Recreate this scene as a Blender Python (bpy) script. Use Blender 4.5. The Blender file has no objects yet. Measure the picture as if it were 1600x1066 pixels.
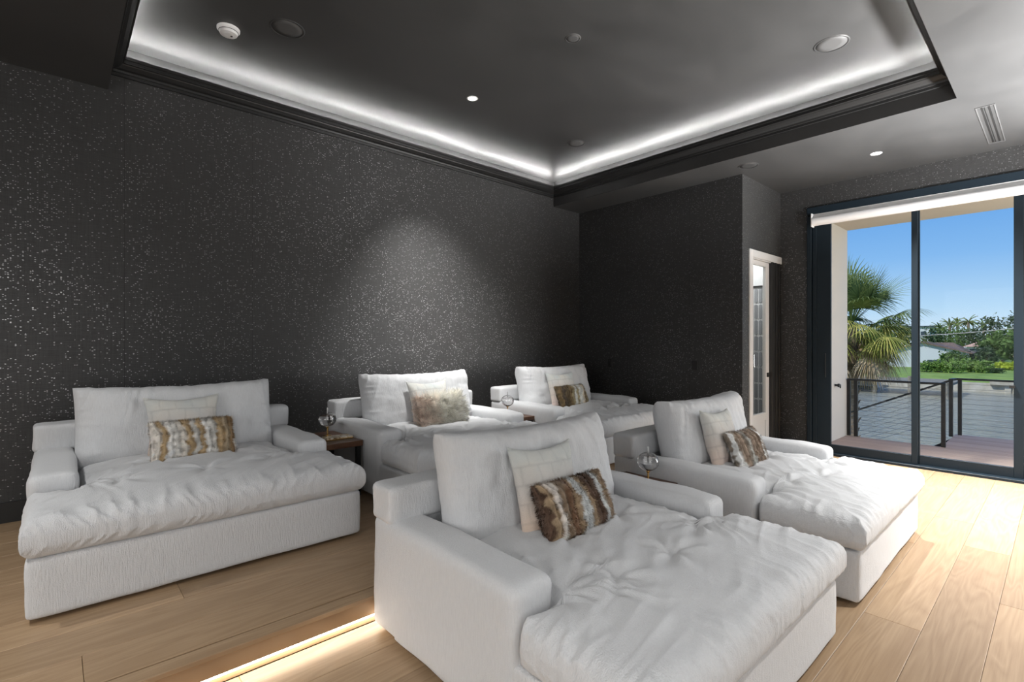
import bpy, bmesh, math, random
import numpy as np
from mathutils import Vector, Matrix, Euler

PI = math.pi
random.seed(7)
S = bpy.context.scene
C = S.collection

# ------------------------------------------------------------------ camera
cam_data = bpy.data.cameras.new('camera')
cam = bpy.data.objects.new('camera', cam_data)
C.objects.link(cam)
cam.location = (0, 0, 1.4)
cam.rotation_euler = (PI / 2, 0, math.radians(47.7 - 90))
cam_data.lens = 785.0 / 1600 * 36
cam_data.sensor_width = 36
cam_data.clip_start = 0.02
cam_data.clip_end = 500
S.camera = cam

# ------------------------------------------------------------------ view
S.view_settings.view_transform = 'Standard'
S.view_settings.look = 'None'
S.view_settings.exposure = 0.0
S.view_settings.gamma = 1
S.view_settings.use_curve_mapping = False

# ------------------------------------------------------------------ sky
world = bpy.data.worlds.new('world')
S.world = world
world.use_nodes = True
wn, wl = world.node_tree.nodes, world.node_tree.links
wn.clear()
wo = wn.new('ShaderNodeOutputWorld'); wb = wn.new('ShaderNodeBackground')
tc = wn.new('ShaderNodeTexCoord'); sx = wn.new('ShaderNodeSeparateXYZ'); wr = wn.new('ShaderNodeValToRGB')
wl.new(tc.outputs['Generated'], sx.inputs[0]); wl.new(sx.outputs['Z'], wr.inputs[0])
wl.new(wr.outputs[0], wb.inputs[0]); wl.new(wb.outputs[0], wo.inputs[0])
el = wr.color_ramp.elements
el[0].position = 0.0; el[0].color = (0.74, 0.86, 0.99, 1)
el[1].position = 1.0; el[1].color = (0.04, 0.16, 0.5, 1)
for p, c in ((0.05, (0.50, 0.73, 0.97, 1)), (0.13, (0.25, 0.51, 0.91, 1)), (0.24, (0.11, 0.35, 0.82, 1))):
    e = el.new(p); e.color = c
wb.inputs[1].default_value = 1.0

# ------------------------------------------------------------------ lights
def aim(o, d):
    o.rotation_euler = Vector(d).to_track_quat('-Z', 'Y').to_euler()

def lamp(name, kind, loc, d, energy, color=(1, 1, 1), **kw):
    l = bpy.data.lights.new(name, kind); l.energy = energy; l.color = color
    for k, v in kw.items(): setattr(l, k, v)
    o = bpy.data.objects.new(name, l); C.objects.link(o); o.location = loc; aim(o, d)
    return o

lamp('sun', 'SUN', (0, 0, 20), (0.62, -0.35, -0.75), 3.4, (1.0, 0.96, 0.9), angle=0.01)
# added area fill lamps out of view, standing in for window daylight
lamp('fill_front', 'AREA', (-.9, -2.9, 1.7), (0, 1, 0), 52, (1, 1, 1), shape='RECTANGLE', size=3.0, size_y=2.2)
lamp('fill_left', 'AREA', (-2.9, 0.6, 1.7), (1, 0, 0), 62, (1, 0.99, 0.98), shape='RECTANGLE', size=3.0, size_y=2.0)
lamp('fill_slider', 'AREA', (6.95, -1.5, 1.6), (-1, 0, 0), 105, (1, 0.98, 0.96), shape='RECTANGLE', size=2.2, size_y=2.7)

# the photographer's bounced light, thrown at the lower ceiling right of the camera
lamp('bounce_spot', 'SPOT', (5.3, -1.1, 1.5), (-0.12, 0.42, 1), 2900, (1, 1, 1), spot_size=math.radians(125), spot_blend=1.0, shadow_soft_size=.15)
# added lamp out of view, lifts the terrace wall and deck with warm light
lamp('terrace_fill', 'AREA', (8.6, -2.8, 1.4), (0.05, 1, 0.05), 150, (1, 0.95, 0.88), shape='RECTANGLE', size=2.4, size_y=2.4)

# ------------------------------------------------------------------ materials
def mat(name, base=(0.5, 0.5, 0.5), rough=0.5, metal=0.0, spec=0.5, emit=None, estr=0.0, trans=0.0, ior=1.45, coat=0.0):
    m = bpy.data.materials.new(name); m.use_nodes = True
    b = m.node_tree.nodes['Principled BSDF']
    b.inputs['Base Color'].default_value = (*base, 1)
    b.inputs['Roughness'].default_value = rough
    b.inputs['Metallic'].default_value = metal
    b.inputs['Specular IOR Level'].default_value = spec
    b.inputs['IOR'].default_value = ior
    b.inputs['Transmission Weight'].default_value = trans
    b.inputs['Coat Weight'].default_value = coat
    if emit:
        b.inputs['Emission Color'].default_value = (*emit, 1)
        b.inputs['Emission Strength'].default_value = estr
    return m

class NT:
    def __init__(s, m):
        s.m = m; s.n = m.node_tree.nodes; s.l = m.node_tree.links; s.b = s.n['Principled BSDF']
    def new(s, t, **kw):
        n = s.n.new(t)
        for k, v in kw.items(): setattr(n, k, v)
        return n
    def link(s, a, b): s.l.new(a, b)
    def coords(s, scale=(1, 1, 1), kind='Object', rot=(0, 0, 0)):
        t = s.new('ShaderNodeTexCoord'); mp = s.new('ShaderNodeMapping')
        mp.inputs['Scale'].default_value = scale; mp.inputs['Rotation'].default_value = rot
        s.link(t.outputs[kind], mp.inputs[0]); return mp.outputs[0]
    def world(s, scale=(1, 1, 1)):
        t = s.new('ShaderNodeNewGeometry'); mp = s.new('ShaderNodeMapping')
        mp.inputs['Scale'].default_value = scale
        s.link(t.outputs['Position'], mp.inputs[0]); return mp.outputs[0]
    def noise(s, vec, scale, detail=2, rough=0.5, dist=0.0):
        n = s.new('ShaderNodeTexNoise'); n.inputs['Scale'].default_value = scale
        n.inputs['Detail'].default_value = detail; n.inputs['Roughness'].default_value = rough
        n.inputs['Distortion'].default_value = dist
        s.link(vec, n.inputs['Vector']); return n.outputs['Fac']
    def ramp(s, fac, stops):
        r = s.new('ShaderNodeValToRGB'); e = r.color_ramp.elements
        while len(e) < len(stops): e.new(0.5)
        for i, (p, c) in enumerate(stops):
            e[i].position = p; e[i].color = (*c, 1) if len(c) == 3 else c
        s.link(fac, r.inputs[0]); return r.outputs[0]
    def bump(s, h, strength=0.3, dist=0.01, normal=None):
        b = s.new('ShaderNodeBump'); b.inputs['Strength'].default_value = strength; b.inputs['Distance'].default_value = dist
        s.link(h, b.inputs['Height'])
        if normal: s.link(normal, b.inputs['Normal'])
        return b.outputs[0]
    def math(s, op, a, b=None):
        n = s.new('ShaderNodeMath', operation=op)
        for i, v in enumerate((a, b)):
            if v is None: continue
            if isinstance(v, (int, float)): n.inputs[i].default_value = v
            else: s.link(v, n.inputs[i])
        return n.outputs[0]
    def mixc(s, fac, a, b, mode='MIX'):
        n = s.new('ShaderNodeMix', data_type='RGBA', blend_type=mode)
        for i, v in ((0, fac), (6, a), (7, b)):
            if isinstance(v, (int, float)): n.inputs[i].default_value = v
            elif isinstance(v, tuple): n.inputs[i].default_value = (*v, 1)
            else: s.link(v, n.inputs[i])
        return n.outputs[2]

def g(v): return (v, v, v)

def fabric_mat():
    m = mat('white_ribbed_fabric', (0.72, 0.72, 0.725), 0.95, spec=0.15)
    t = NT(m)
    v = t.coords((170, 170, 22))
    n1 = t.noise(v, 1.0, 2, 0.6)
    n2 = t.noise(t.coords((1, 1, 1)), 260, 1)
    n3 = t.noise(t.coords((1, 1, 1)), 5, 3)
    h = t.math('ADD', t.math('MULTIPLY', n1, 1.0), t.math('MULTIPLY', n2, 0.5))
    t.link(t.bump(h, 0.7, 0.0045), t.b.inputs['Normal'])
    col = t.mixc(t.math('MULTIPLY', n1, 0.45), (0.70, 0.71, 0.725), (0.46, 0.467, 0.48))
    t.link(col, t.b.inputs['Base Color'])
    t.b.inputs['Sheen Weight'].default_value = 0.25
    return m

def wallpaper_mat():
    m = mat('charcoal_wallpaper', (0.02, 0.02, 0.021), 0.5)
    t = NT(m)
    # use a running coordinate along the wall: x+y works for axis aligned walls
    geo = t.new('ShaderNodeNewGeometry'); sep = t.new('ShaderNodeSeparateXYZ'); t.link(geo.outputs['Position'], sep.inputs[0])
    run = t.math('ADD', sep.outputs['X'], sep.outputs['Y'])
    comb = t.new('ShaderNodeCombineXYZ'); t.link(run, comb.inputs['X']); t.link(sep.outputs['Z'], comb.inputs['Y'])
    def mp(sc):
        k = t.new('ShaderNodeMapping'); k.inputs['Scale'].default_value = sc; t.link(comb.outputs[0], k.inputs[0]); return k.outputs[0]
    vert = t.noise(mp((90, 5, 1)), 1, 3, 0.65)           # vertical threads
    hor = t.noise(mp((8, 110, 1)), 1, 2, 0.6)
    vor = t.new('ShaderNodeTexVoronoi'); vor.inputs['Scale'].default_value = 1; t.link(mp((80, 185, 1)), vor.inputs['Vector'])
    patch = t.noise(mp((1.6, 1.2, 1)), 1.5, 3)
    rnd = t.new('ShaderNodeSeparateColor'); t.link(vor.outputs['Color'], rnd.inputs[0])
    thr = t.math('ADD', t.math('MULTIPLY', patch, -0.30), 1.06)
    fl = t.math('GREATER_THAN', rnd.outputs[0], thr)
    near = t.math('LESS_THAN', vor.outputs['Distance'], 0.42)
    fl = t.math('MULTIPLY', fl, near)
    base = t.ramp(t.math('MULTIPLY', t.math('ADD', vert, hor), 0.5), [(0.3, g(0.018)), (0.7, g(0.044))])
    # strip seams
    fr = t.math('FRACT', t.math('MULTIPLY', t.math('ADD', run, 0.18), 1 / 0.92))
    seam = t.math('LESS_THAN', fr, 0.004)
    base = t.mixc(seam, base, (0.007, 0.007, 0.007))
    t.link(t.mixc(fl, base, (0.42, 0.42, 0.42)), t.b.inputs['Base Color'])
    t.link(t.math('MULTIPLY', fl, 0.9), t.b.inputs['Metallic'])
    t.link(t.math('SUBTRACT', 0.46, t.math('MULTIPLY', fl, 0.16)), t.b.inputs['Roughness'])
    hgt = t.math('ADD', t.math('MULTIPLY', vert, 0.6), t.math('MULTIPLY', rnd.outputs[1], 1.0))
    t.link(t.bump(hgt, 0.5, 0.0035), t.b.inputs['Normal'])
    t.b.inputs['Specular IOR Level'].default_value = 0.6
    return m

def paint_mat(name, c, rough, wob=0.25):
    m = mat(name, g(c), rough)
    t = NT(m)
    n = t.noise(t.world((0.7, 1.0, 1)), 1.7, 4, 0.6, 0.4)
    t.link(t.ramp(n, [(0.3, g(c * 0.85)), (0.7, g(c * 1.15))]), t.b.inputs['Base Color'])
    t.link(t.math('ADD', t.math('MULTIPLY', n, wob), rough - wob / 2), t.b.inputs['Roughness'])
    t.link(t.bump(t.noise(t.world(), 60, 2), 0.05, 0.002), t.b.inputs['Normal'])
    return m

def oak_mat():
    m = mat('oak_plank', (0.42, 0.28, 0.16), 0.42)
    t = NT(m)
    oi = t.new('ShaderNodeObjectInfo')
    tcn = t.new('ShaderNodeTexCoord')
    off = t.new('ShaderNodeVectorMath', operation='ADD')
    sc = t.new('ShaderNodeVectorMath', operation='SCALE'); sc.inputs['Scale'].default_value = 37.0
    cb = t.new('ShaderNodeCombineXYZ'); t.link(oi.outputs['Random'], cb.inputs[0]); t.link(oi.outputs['Random'], cb.inputs[1])
    t.link(cb.outputs[0], sc.inputs[0]); t.link(tcn.outputs['Object'], off.inputs[0]); t.link(sc.outputs[0], off.inputs[1])
    def mp(s_):
        k = t.new('ShaderNodeMapping'); k.inputs['Scale'].default_value = s_; t.link(off.outputs[0], k.inputs[0]); return k.outputs[0]
    big = t.noise(mp((0.55, 4.5, 1)), 1.5, 2, 0.5, 0.6)
    rings = t.math('FRACT', t.math('MULTIPLY', big, 9))
    rings = t.math('ABSOLUTE', t.math('SUBTRACT', rings, 0.5))
    fine = t.noise(mp((3.0, 110, 1)), 1.0, 3, 0.6)
    tone = t.noise(mp((0.3, 1.2, 1)), 1.0, 2)
    f = t.math('ADD', t.math('MULTIPLY', rings, 0.45), t.math('MULTIPLY', fine, 0.55))
    col = t.ramp(f, [(0.15, (0.285, 0.185, 0.105)), (0.6, (0.40, 0.28, 0.17))])
    # each plank has a shade of its own
    shade = t.math('ADD', t.math('MULTIPLY', oi.outputs['Random'], 0.28), 0.87)
    cs = t.new('ShaderNodeCombineColor')
    for i in range(3): t.link(shade, cs.inputs[i])
    col = t.mixc(1.0, col, cs.outputs[0], 'MULTIPLY')
    t.link(col, t.b.inputs['Base Color'])
    t.link(t.bump(f, 0.12, 0.002), t.b.inputs['Normal'])
    return m

def attr_mat(name, rough=0.9, bump=0.0, sheen=0.0, trans=False):
    m = mat(name, (0.5, 0.5, 0.5), rough, spec=0.15)
    t = NT(m)
    a = t.new('ShaderNodeAttribute', attribute_name='Col')
    t.link(a.outputs['Color'], t.b.inputs['Base Color'])
    if bump:
        t.link(t.bump(t.noise(t.coords(), 220, 3, 0.7), bump, 0.006), t.b.inputs['Normal'])
    t.b.inputs['Sheen Weight'].default_value = sheen
    return m

M = {}
M['fabric'] = fabric_mat()
M['wallpaper'] = wallpaper_mat()
M['ceiling'] = paint_mat('dark_ceiling_paint', 0.048, 0.40)
M['trim_black'] = mat('black_trim_paint', g(0.016), 0.38)
M['oak'] = oak_mat()
def hair_mat():
    m = attr_mat('fur_hair', 0.8); t = NT(m)
    tr = t.new('ShaderNodeBsdfTranslucent'); mx = t.new('ShaderNodeMixShader'); mx.inputs[0].default_value = .25
    a = t.n['Attribute'] if 'Attribute' in t.n else t.new('ShaderNodeAttribute', attribute_name='Col')
    t.link(a.outputs['Color'], tr.inputs[0]); t.link(t.b.outputs[0], mx.inputs[1]); t.link(tr.outputs[0], mx.inputs[2])
    t.link(mx.outputs[0], t.n['Material Output'].inputs[0]); return m
M['fur'] = hair_mat()
M['furbase'] = attr_mat('fur_backing', 0.95, 0.6, 0.3)
M['fringe'] = attr_mat('short_pile', 0.95, 0.9, 0.4)
M['frame'] = mat('navy_black_aluminium', (0.010, 0.018, 0.026), 0.45, spec=0.3)
M['white'] = mat('white_gloss_paint', g(0.62), 0.35)
M['shade'] = mat('white_shade_cloth', g(0.8), 0.8)
M['brass'] = mat('brass', (0.75, 0.5, 0.2), 0.25, metal=1)
M['chrome'] = mat('chrome', g(0.85), 0.12, metal=1)
M['grout'] = mat('pale_grout', g(0.62), 0.8)
M['tile'] = mat('grey_glazed_tile', (0.30, 0.305, 0.315), 0.18)
M['black'] = mat('black_plastic', g(0.012), 0.45)
M['grille'] = mat('speaker_grille', g(0.07), 0.6)
M['plastic'] = mat('white_plastic', g(0.75), 0.4)
M['led'] = mat('led_strip', g(0.9), 0.5, emit=(1, 0.99, 0.97), estr=330)
M['ledwarm'] = mat('led_step_strip', g(0.9), 0.5, emit=(1, 0.90, 0.76), estr=34)
M['downlight'] = mat('downlight_lens', g(0.9), 0.5, emit=(1, 0.98, 0.95), estr=30)
M['stucco'] = mat('grey_stucco', (0.62, 0.58, 0.53), 0.95)
M['soffit'] = mat('taupe_soffit', (0.58, 0.51, 0.42), 0.9)
M['rail'] = mat('dark_bronze_rail', (0.022, 0.024, 0.026), 0.4, spec=0.5)
M['cable'] = mat('steel_cable', g(0.35), 0.4, metal=0.8)
M['oil'] = mat('clear_oil', (0.93, 0.93, 0.93), 0.02, trans=1, ior=1.3)

def glass_thin(name, tint=(0.97, 0.985, 0.98)):
    m = bpy.data.materials.new(name); m.use_nodes = True
    n, l = m.node_tree.nodes, m.node_tree.links; n.clear()
    o = n.new('ShaderNodeOutputMaterial'); mx = n.new('ShaderNodeMixShader'); tr = n.new('ShaderNodeBsdfTransparent'); gl = n.new('ShaderNodeBsdfGlossy')
    fr = n.new('ShaderNodeFresnel'); fr.inputs[0].default_value = 1.45
    mu = n.new('ShaderNodeMath'); mu.operation = 'MULTIPLY'; mu.inputs[1].default_value = 0.1
    tr.inputs[0].default_value = (*tint, 1); gl.inputs['Roughness'].default_value = 0.02
    l.new(fr.outputs[0], mu.inputs[0]); l.new(mu.outputs[0], mx.inputs[0]); l.new(tr.outputs[0], mx.inputs[1]); l.new(gl.outputs[0], mx.inputs[2]); l.new(mx.outputs[0], o.inputs[0])
    return m
M['pane'] = glass_thin('window_glass')
M['frosted'] = mat('frosted_glass', g(.75), .2, trans=.35)
M['bulb'] = mat('clear_blown_glass', (0.98, 0.98, 0.98), 0.0, trans=1, ior=1.45)

def walnut():
    m = mat('walnut', (0.09, 0.04, 0.02), 0.35); t = NT(m)
    n = t.noise(t.coords((3, 40, 3)), 1, 4, 0.6, 0.5)
    t.link(t.ramp(n, [(0.3, (0.05, 0.022, 0.012)), (0.7, (0.16, 0.075, 0.04))]), t.b.inputs['Base Color']); return m
M['walnut'] = walnut()
def marble():
    m = mat('amber_stone', (0.5, 0.4, 0.3), 0.2); t = NT(m)
    n = t.noise(t.coords(), 28, 5, 0.6, 1.5)
    t.link(t.ramp(n, [(0.35, (0.16, 0.09, 0.04)), (0.5, (0.55, 0.42, 0.26)), (0.62, (0.75, 0.7, 0.62))]), t.b.inputs['Base Color']); return m
M['marble'] = marble()
def deckm():
    m = mat('composite_deck', (0.34, 0.25, 0.22), 0.75); t = NT(m)
    oi = t.new('ShaderNodeObjectInfo')
    n = t.noise(t.coords((60, 2, 2)), 1, 3)
    f = t.math('ADD', t.math('MULTIPLY', oi.outputs['Random'], 0.5), t.math('MULTIPLY', n, 0.5))
    t.link(t.ramp(f, [(0.2, (0.40, 0.29, 0.25)), (0.8, (0.56, 0.43, 0.37))]), t.b.inputs['Base Color']); return m
M['deck'] = deckm()
def waterm():
    m = mat('canal_water', (0.33, 0.32, 0.25), 0.12, spec=0.8, ior=1.33); t = NT(m)
    n = t.noise(t.world((1.0, 0.45, 1)), 2.6, 4, 0.6, 0.4)
    n2 = t.noise(t.world((0.25, 0.12, 1)), 1.0, 3)
    h = t.math('ADD', n, t.math('MULTIPLY', n2, 1.2))
    t.link(t.bump(h, 1.0, 0.34), t.b.inputs['Normal'])
    return m
M['water'] = waterm()
def noisy(name, a, b, sc=3.0, rough=0.9):
    m = mat(name, a, rough); t = NT(m)
    t.link(t.ramp(t.noise(t.world(), sc, 4, 0.65), [(0.35, a), (0.65, b)]), t.b.inputs['Base Color']); return m
M['lawn'] = noisy('lawn', (0.17, 0.26, 0.05), (0.28, 0.38, 0.09), 0.8)
M['seawall'] = noisy('concrete_seawall', (0.42, 0.38, 0.30), (0.58, 0.55, 0.48), 1.5)
M['housewall'] = mat('white_house_wall', (0.60, 0.63, 0.66), 0.9)
M['roof'] = noisy('brown_shingle_roof', (0.13, 0.085, 0.065), (0.22, 0.15, 0.12), 3)
M['pinkroof'] = noisy('terracotta_roof', (0.55, 0.33, 0.25), (0.66, 0.42, 0.33), 3)
M['bark'] = noisy('palm_bark', (0.14, 0.10, 0.07), (0.30, 0.23, 0.17), 9)
M['leaf'] = attr_mat('foliage', 0.7)
M['pile'] = noisy('dock_timber', (0.18, 0.16, 0.12), (0.33, 0.30, 0.25), 6)
M['bluedark'] = mat('dark_blue_fence', (0.05, 0.07, 0.09), 0.8)

# ------------------------------------------------------------------ helpers
def tag(o, label=None, cat=None, group=None, kind=None):
    if label: o['label'] = label
    if cat: o['category'] = cat
    if group: o['group'] = group
    if kind: o['kind'] = kind
    return o

def link(name, me, m, parent=None, loc=None, rot=None, smooth=False):
    o = bpy.data.objects.new(name, me); C.objects.link(o)
    if m is not None and not me.materials: me.materials.append(m)
    if parent: o.parent = parent
    if loc: o.location = loc
    if rot: o.rotation_euler = rot
    if smooth:
        me.polygons.foreach_set('use_smooth', [True] * len(me.polygons))
    return o

def obj(name, bm, m, parent=None, loc=None, rot=None, smooth=False):
    me = bpy.data.meshes.new(name); bm.normal_update(); bm.to_mesh(me); bm.free()
    return link(name, me, m, parent, loc, rot, smooth)

def empty(name, loc, label, cat, group=None, rz=0):
    o = bpy.data.objects.new(name, None); C.objects.link(o); o.location = loc; o.rotation_euler = (0, 0, rz)
    o.empty_display_size = 0.1
    return tag(o, label, cat, group)

def bx(bm, x0, x1, y0, y1, z0, z1, bevel=0.0, seg=2):
    mtx = Matrix.Translation(((x0 + x1) / 2, (y0 + y1) / 2, (z0 + z1) / 2)) @ Matrix.Diagonal((x1 - x0, y1 - y0, z1 - z0, 1))
    r = bmesh.ops.create_cube(bm, size=1, matrix=mtx)
    if bevel > 0:
        es = list({e for v in r['verts'] for e in v.link_edges})
        bmesh.ops.bevel(bm, geom=es, offset=bevel, segments=seg, profile=0.5, affect='EDGES')

def box(name, x0, x1, y0, y1, z0, z1, m, parent=None, bevel=0.0, seg=2):
    bm = bmesh.new(); bx(bm, x0, x1, y0, y1, z0, z1, bevel, seg)
    return obj(name, bm, m, parent)

def cyl(bm, p, q, r, n=12, r2=None):
    p, q = Vector(p), Vector(q); d = q - p
    mtx = Matrix.Translation((p + q) / 2) @ d.to_track_quat('Z', 'Y').to_matrix().to_4x4()
    bmesh.ops.create_cone(bm, cap_ends=True, segments=n, radius1=r, radius2=r if r2 is None else r2, depth=d.length, matrix=mtx)

def lathe(bm, prof, n=40, c=(0, 0, 0)):
    rings = []
    for r, z in prof:
        if r < 1e-5: rings.append([bm.verts.new((c[0], c[1], c[2] + z))])
        else: rings.append([bm.verts.new((c[0] + r * math.cos(2 * PI * i / n), c[1] + r * math.sin(2 * PI * i / n), c[2] + z)) for i in range(n)])
    for a, b in zip(rings, rings[1:]):
        for i in range(n):
            j = (i + 1) % n
            if len(a) == 1 and len(b) == 1: continue
            if len(a) == 1: bm.faces.new((a[0], b[j], b[i]))
            elif len(b) == 1: bm.faces.new((a[i], a[j], b[0]))
            else: bm.faces.new((a[i], a[j], b[j], b[i]))
    bmesh.ops.recalc_face_normals(bm, faces=bm.faces)

def struct(o): o['kind'] = 'structure'; return o

# numpy value noise
_rt = np.random.RandomState(11).rand(64, 64)
def vn(x, y, seed=0):
    x = x + seed * 7.13 + 100; y = y + seed * 3.77 + 100
    xi = np.floor(x).astype(int); yi = np.floor(y).astype(int)
    fx = x - xi; fy = y - yi
    fx = fx * fx * (3 - 2 * fx); fy = fy * fy * (3 - 2 * fy)
    a = _rt[xi % 64, yi % 64]; b = _rt[(xi + 1) % 64, yi % 64]; c = _rt[xi % 64, (yi + 1) % 64]; d = _rt[(xi + 1) % 64, (yi + 1) % 64]
    return (a * (1 - fx) + b * fx) * (1 - fy) + (c * (1 - fx) + d * fx) * fy - 0.5
def fb(x, y, seed=0, o=3):
    r = 0; a = 1.0
    for i in range(o): r = r + a * vn(x * 2 ** i, y * 2 ** i, seed + i * 5); a *= 0.5
    return r
def ridge(x, y, seed=0): return 0.5 - np.abs(vn(x, y, seed)) * 2

def grid_faces(nu, nv, off=0, flip=False):
    f = []
    for j in range(nv - 1):
        for i in range(nu - 1):
            a = off + j * nu + i
            q = (a, a + 1, a + nu + 1, a + nu)
            f.append(q[::-1] if flip else q)
    return f

def two_sheet(top, bot, nu, nv):
    """closed mesh from two grids that share their border positions"""
    V = np.concatenate([top.reshape(-1, 3), bot.reshape(-1, 3)])
    F = grid_faces(nu, nv) + grid_faces(nu, nv, nu * nv, True)
    me = bpy.data.meshes.new('soft'); me.from_pydata(V.tolist(), [], F); 
    bm = bmesh.new(); bm.from_mesh(me)
    bmesh.ops.remove_doubles(bm, verts=bm.verts, dist=0.0004)
    bm.to_mesh(me); bm.free(); return me

def setcol(me, cols, name='Col'):
    a = me.color_attributes.new(name, 'FLOAT_COLOR', 'POINT')
    c = np.ones((len(me.vertices), 4), dtype=np.float32); c[:, :3] = cols
    a.data.foreach_set('color', c.ravel())

# ------------------------------------------------------------------ soft furniture
W, D = 1.58, 1.57          # lounger footprint; local x across, y from front (0) to back (D)
ARM_W, ARM_Y = 0.205, 0.53 # arms run from ARM_Y to the back

def soft_box(x0, x1, y0, y1, z0, z1, r, n=18, puff=0.0, seed=0, wob=0.002):
    bm = bmesh.new()
    bmesh.ops.create_cube(bm, size=2)
    bmesh.ops.subdivide_edges(bm, edges=bm.edges, cuts=n, use_grid_fill=True)
    h = np.array([(x1 - x0) / 2, (y1 - y0) / 2, (z1 - z0) / 2]); c = np.array([(x0 + x1) / 2, (y0 + y1) / 2, (z0 + z1) / 2])
    P = np.array([v.co[:] for v in bm.verts])
    Q = np.sign(P) * (1 - (1 - np.abs(P)) ** 1.7) * h
    inner = np.clip(Q, -(h - r), h - r); d = Q - inner; L = np.linalg.norm(d, axis=1, keepdims=True)
    on = L[:, 0] > 1e-9
    Q[on] = inner[on] + d[on] / L[on] * r
    U = Q / h
    pf = puff * (1 - U[:, 0] ** 2).clip(0) ** .5 * (1 - U[:, 1] ** 2).clip(0) ** .5 + puff * (1 - U[:, 2] ** 2).clip(0) ** .5 * 0.3
    nrm = Q - inner * 0.999; nl = np.linalg.norm(nrm, axis=1, keepdims=True); nrm = nrm / np.maximum(nl, 1e-6)
    w = wob * (fb(Q[:, 0] * 5 + Q[:, 2] * 4, Q[:, 1] * 5 + Q[:, 2] * 3, seed)) * 2
    Q = Q + nrm * w[:, None]
    Q[:, 2] += np.where(Q[:, 2] > 0, pf, 0)
    for v, q in zip(bm.verts, Q + c): v.co = q
    return bm

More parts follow.
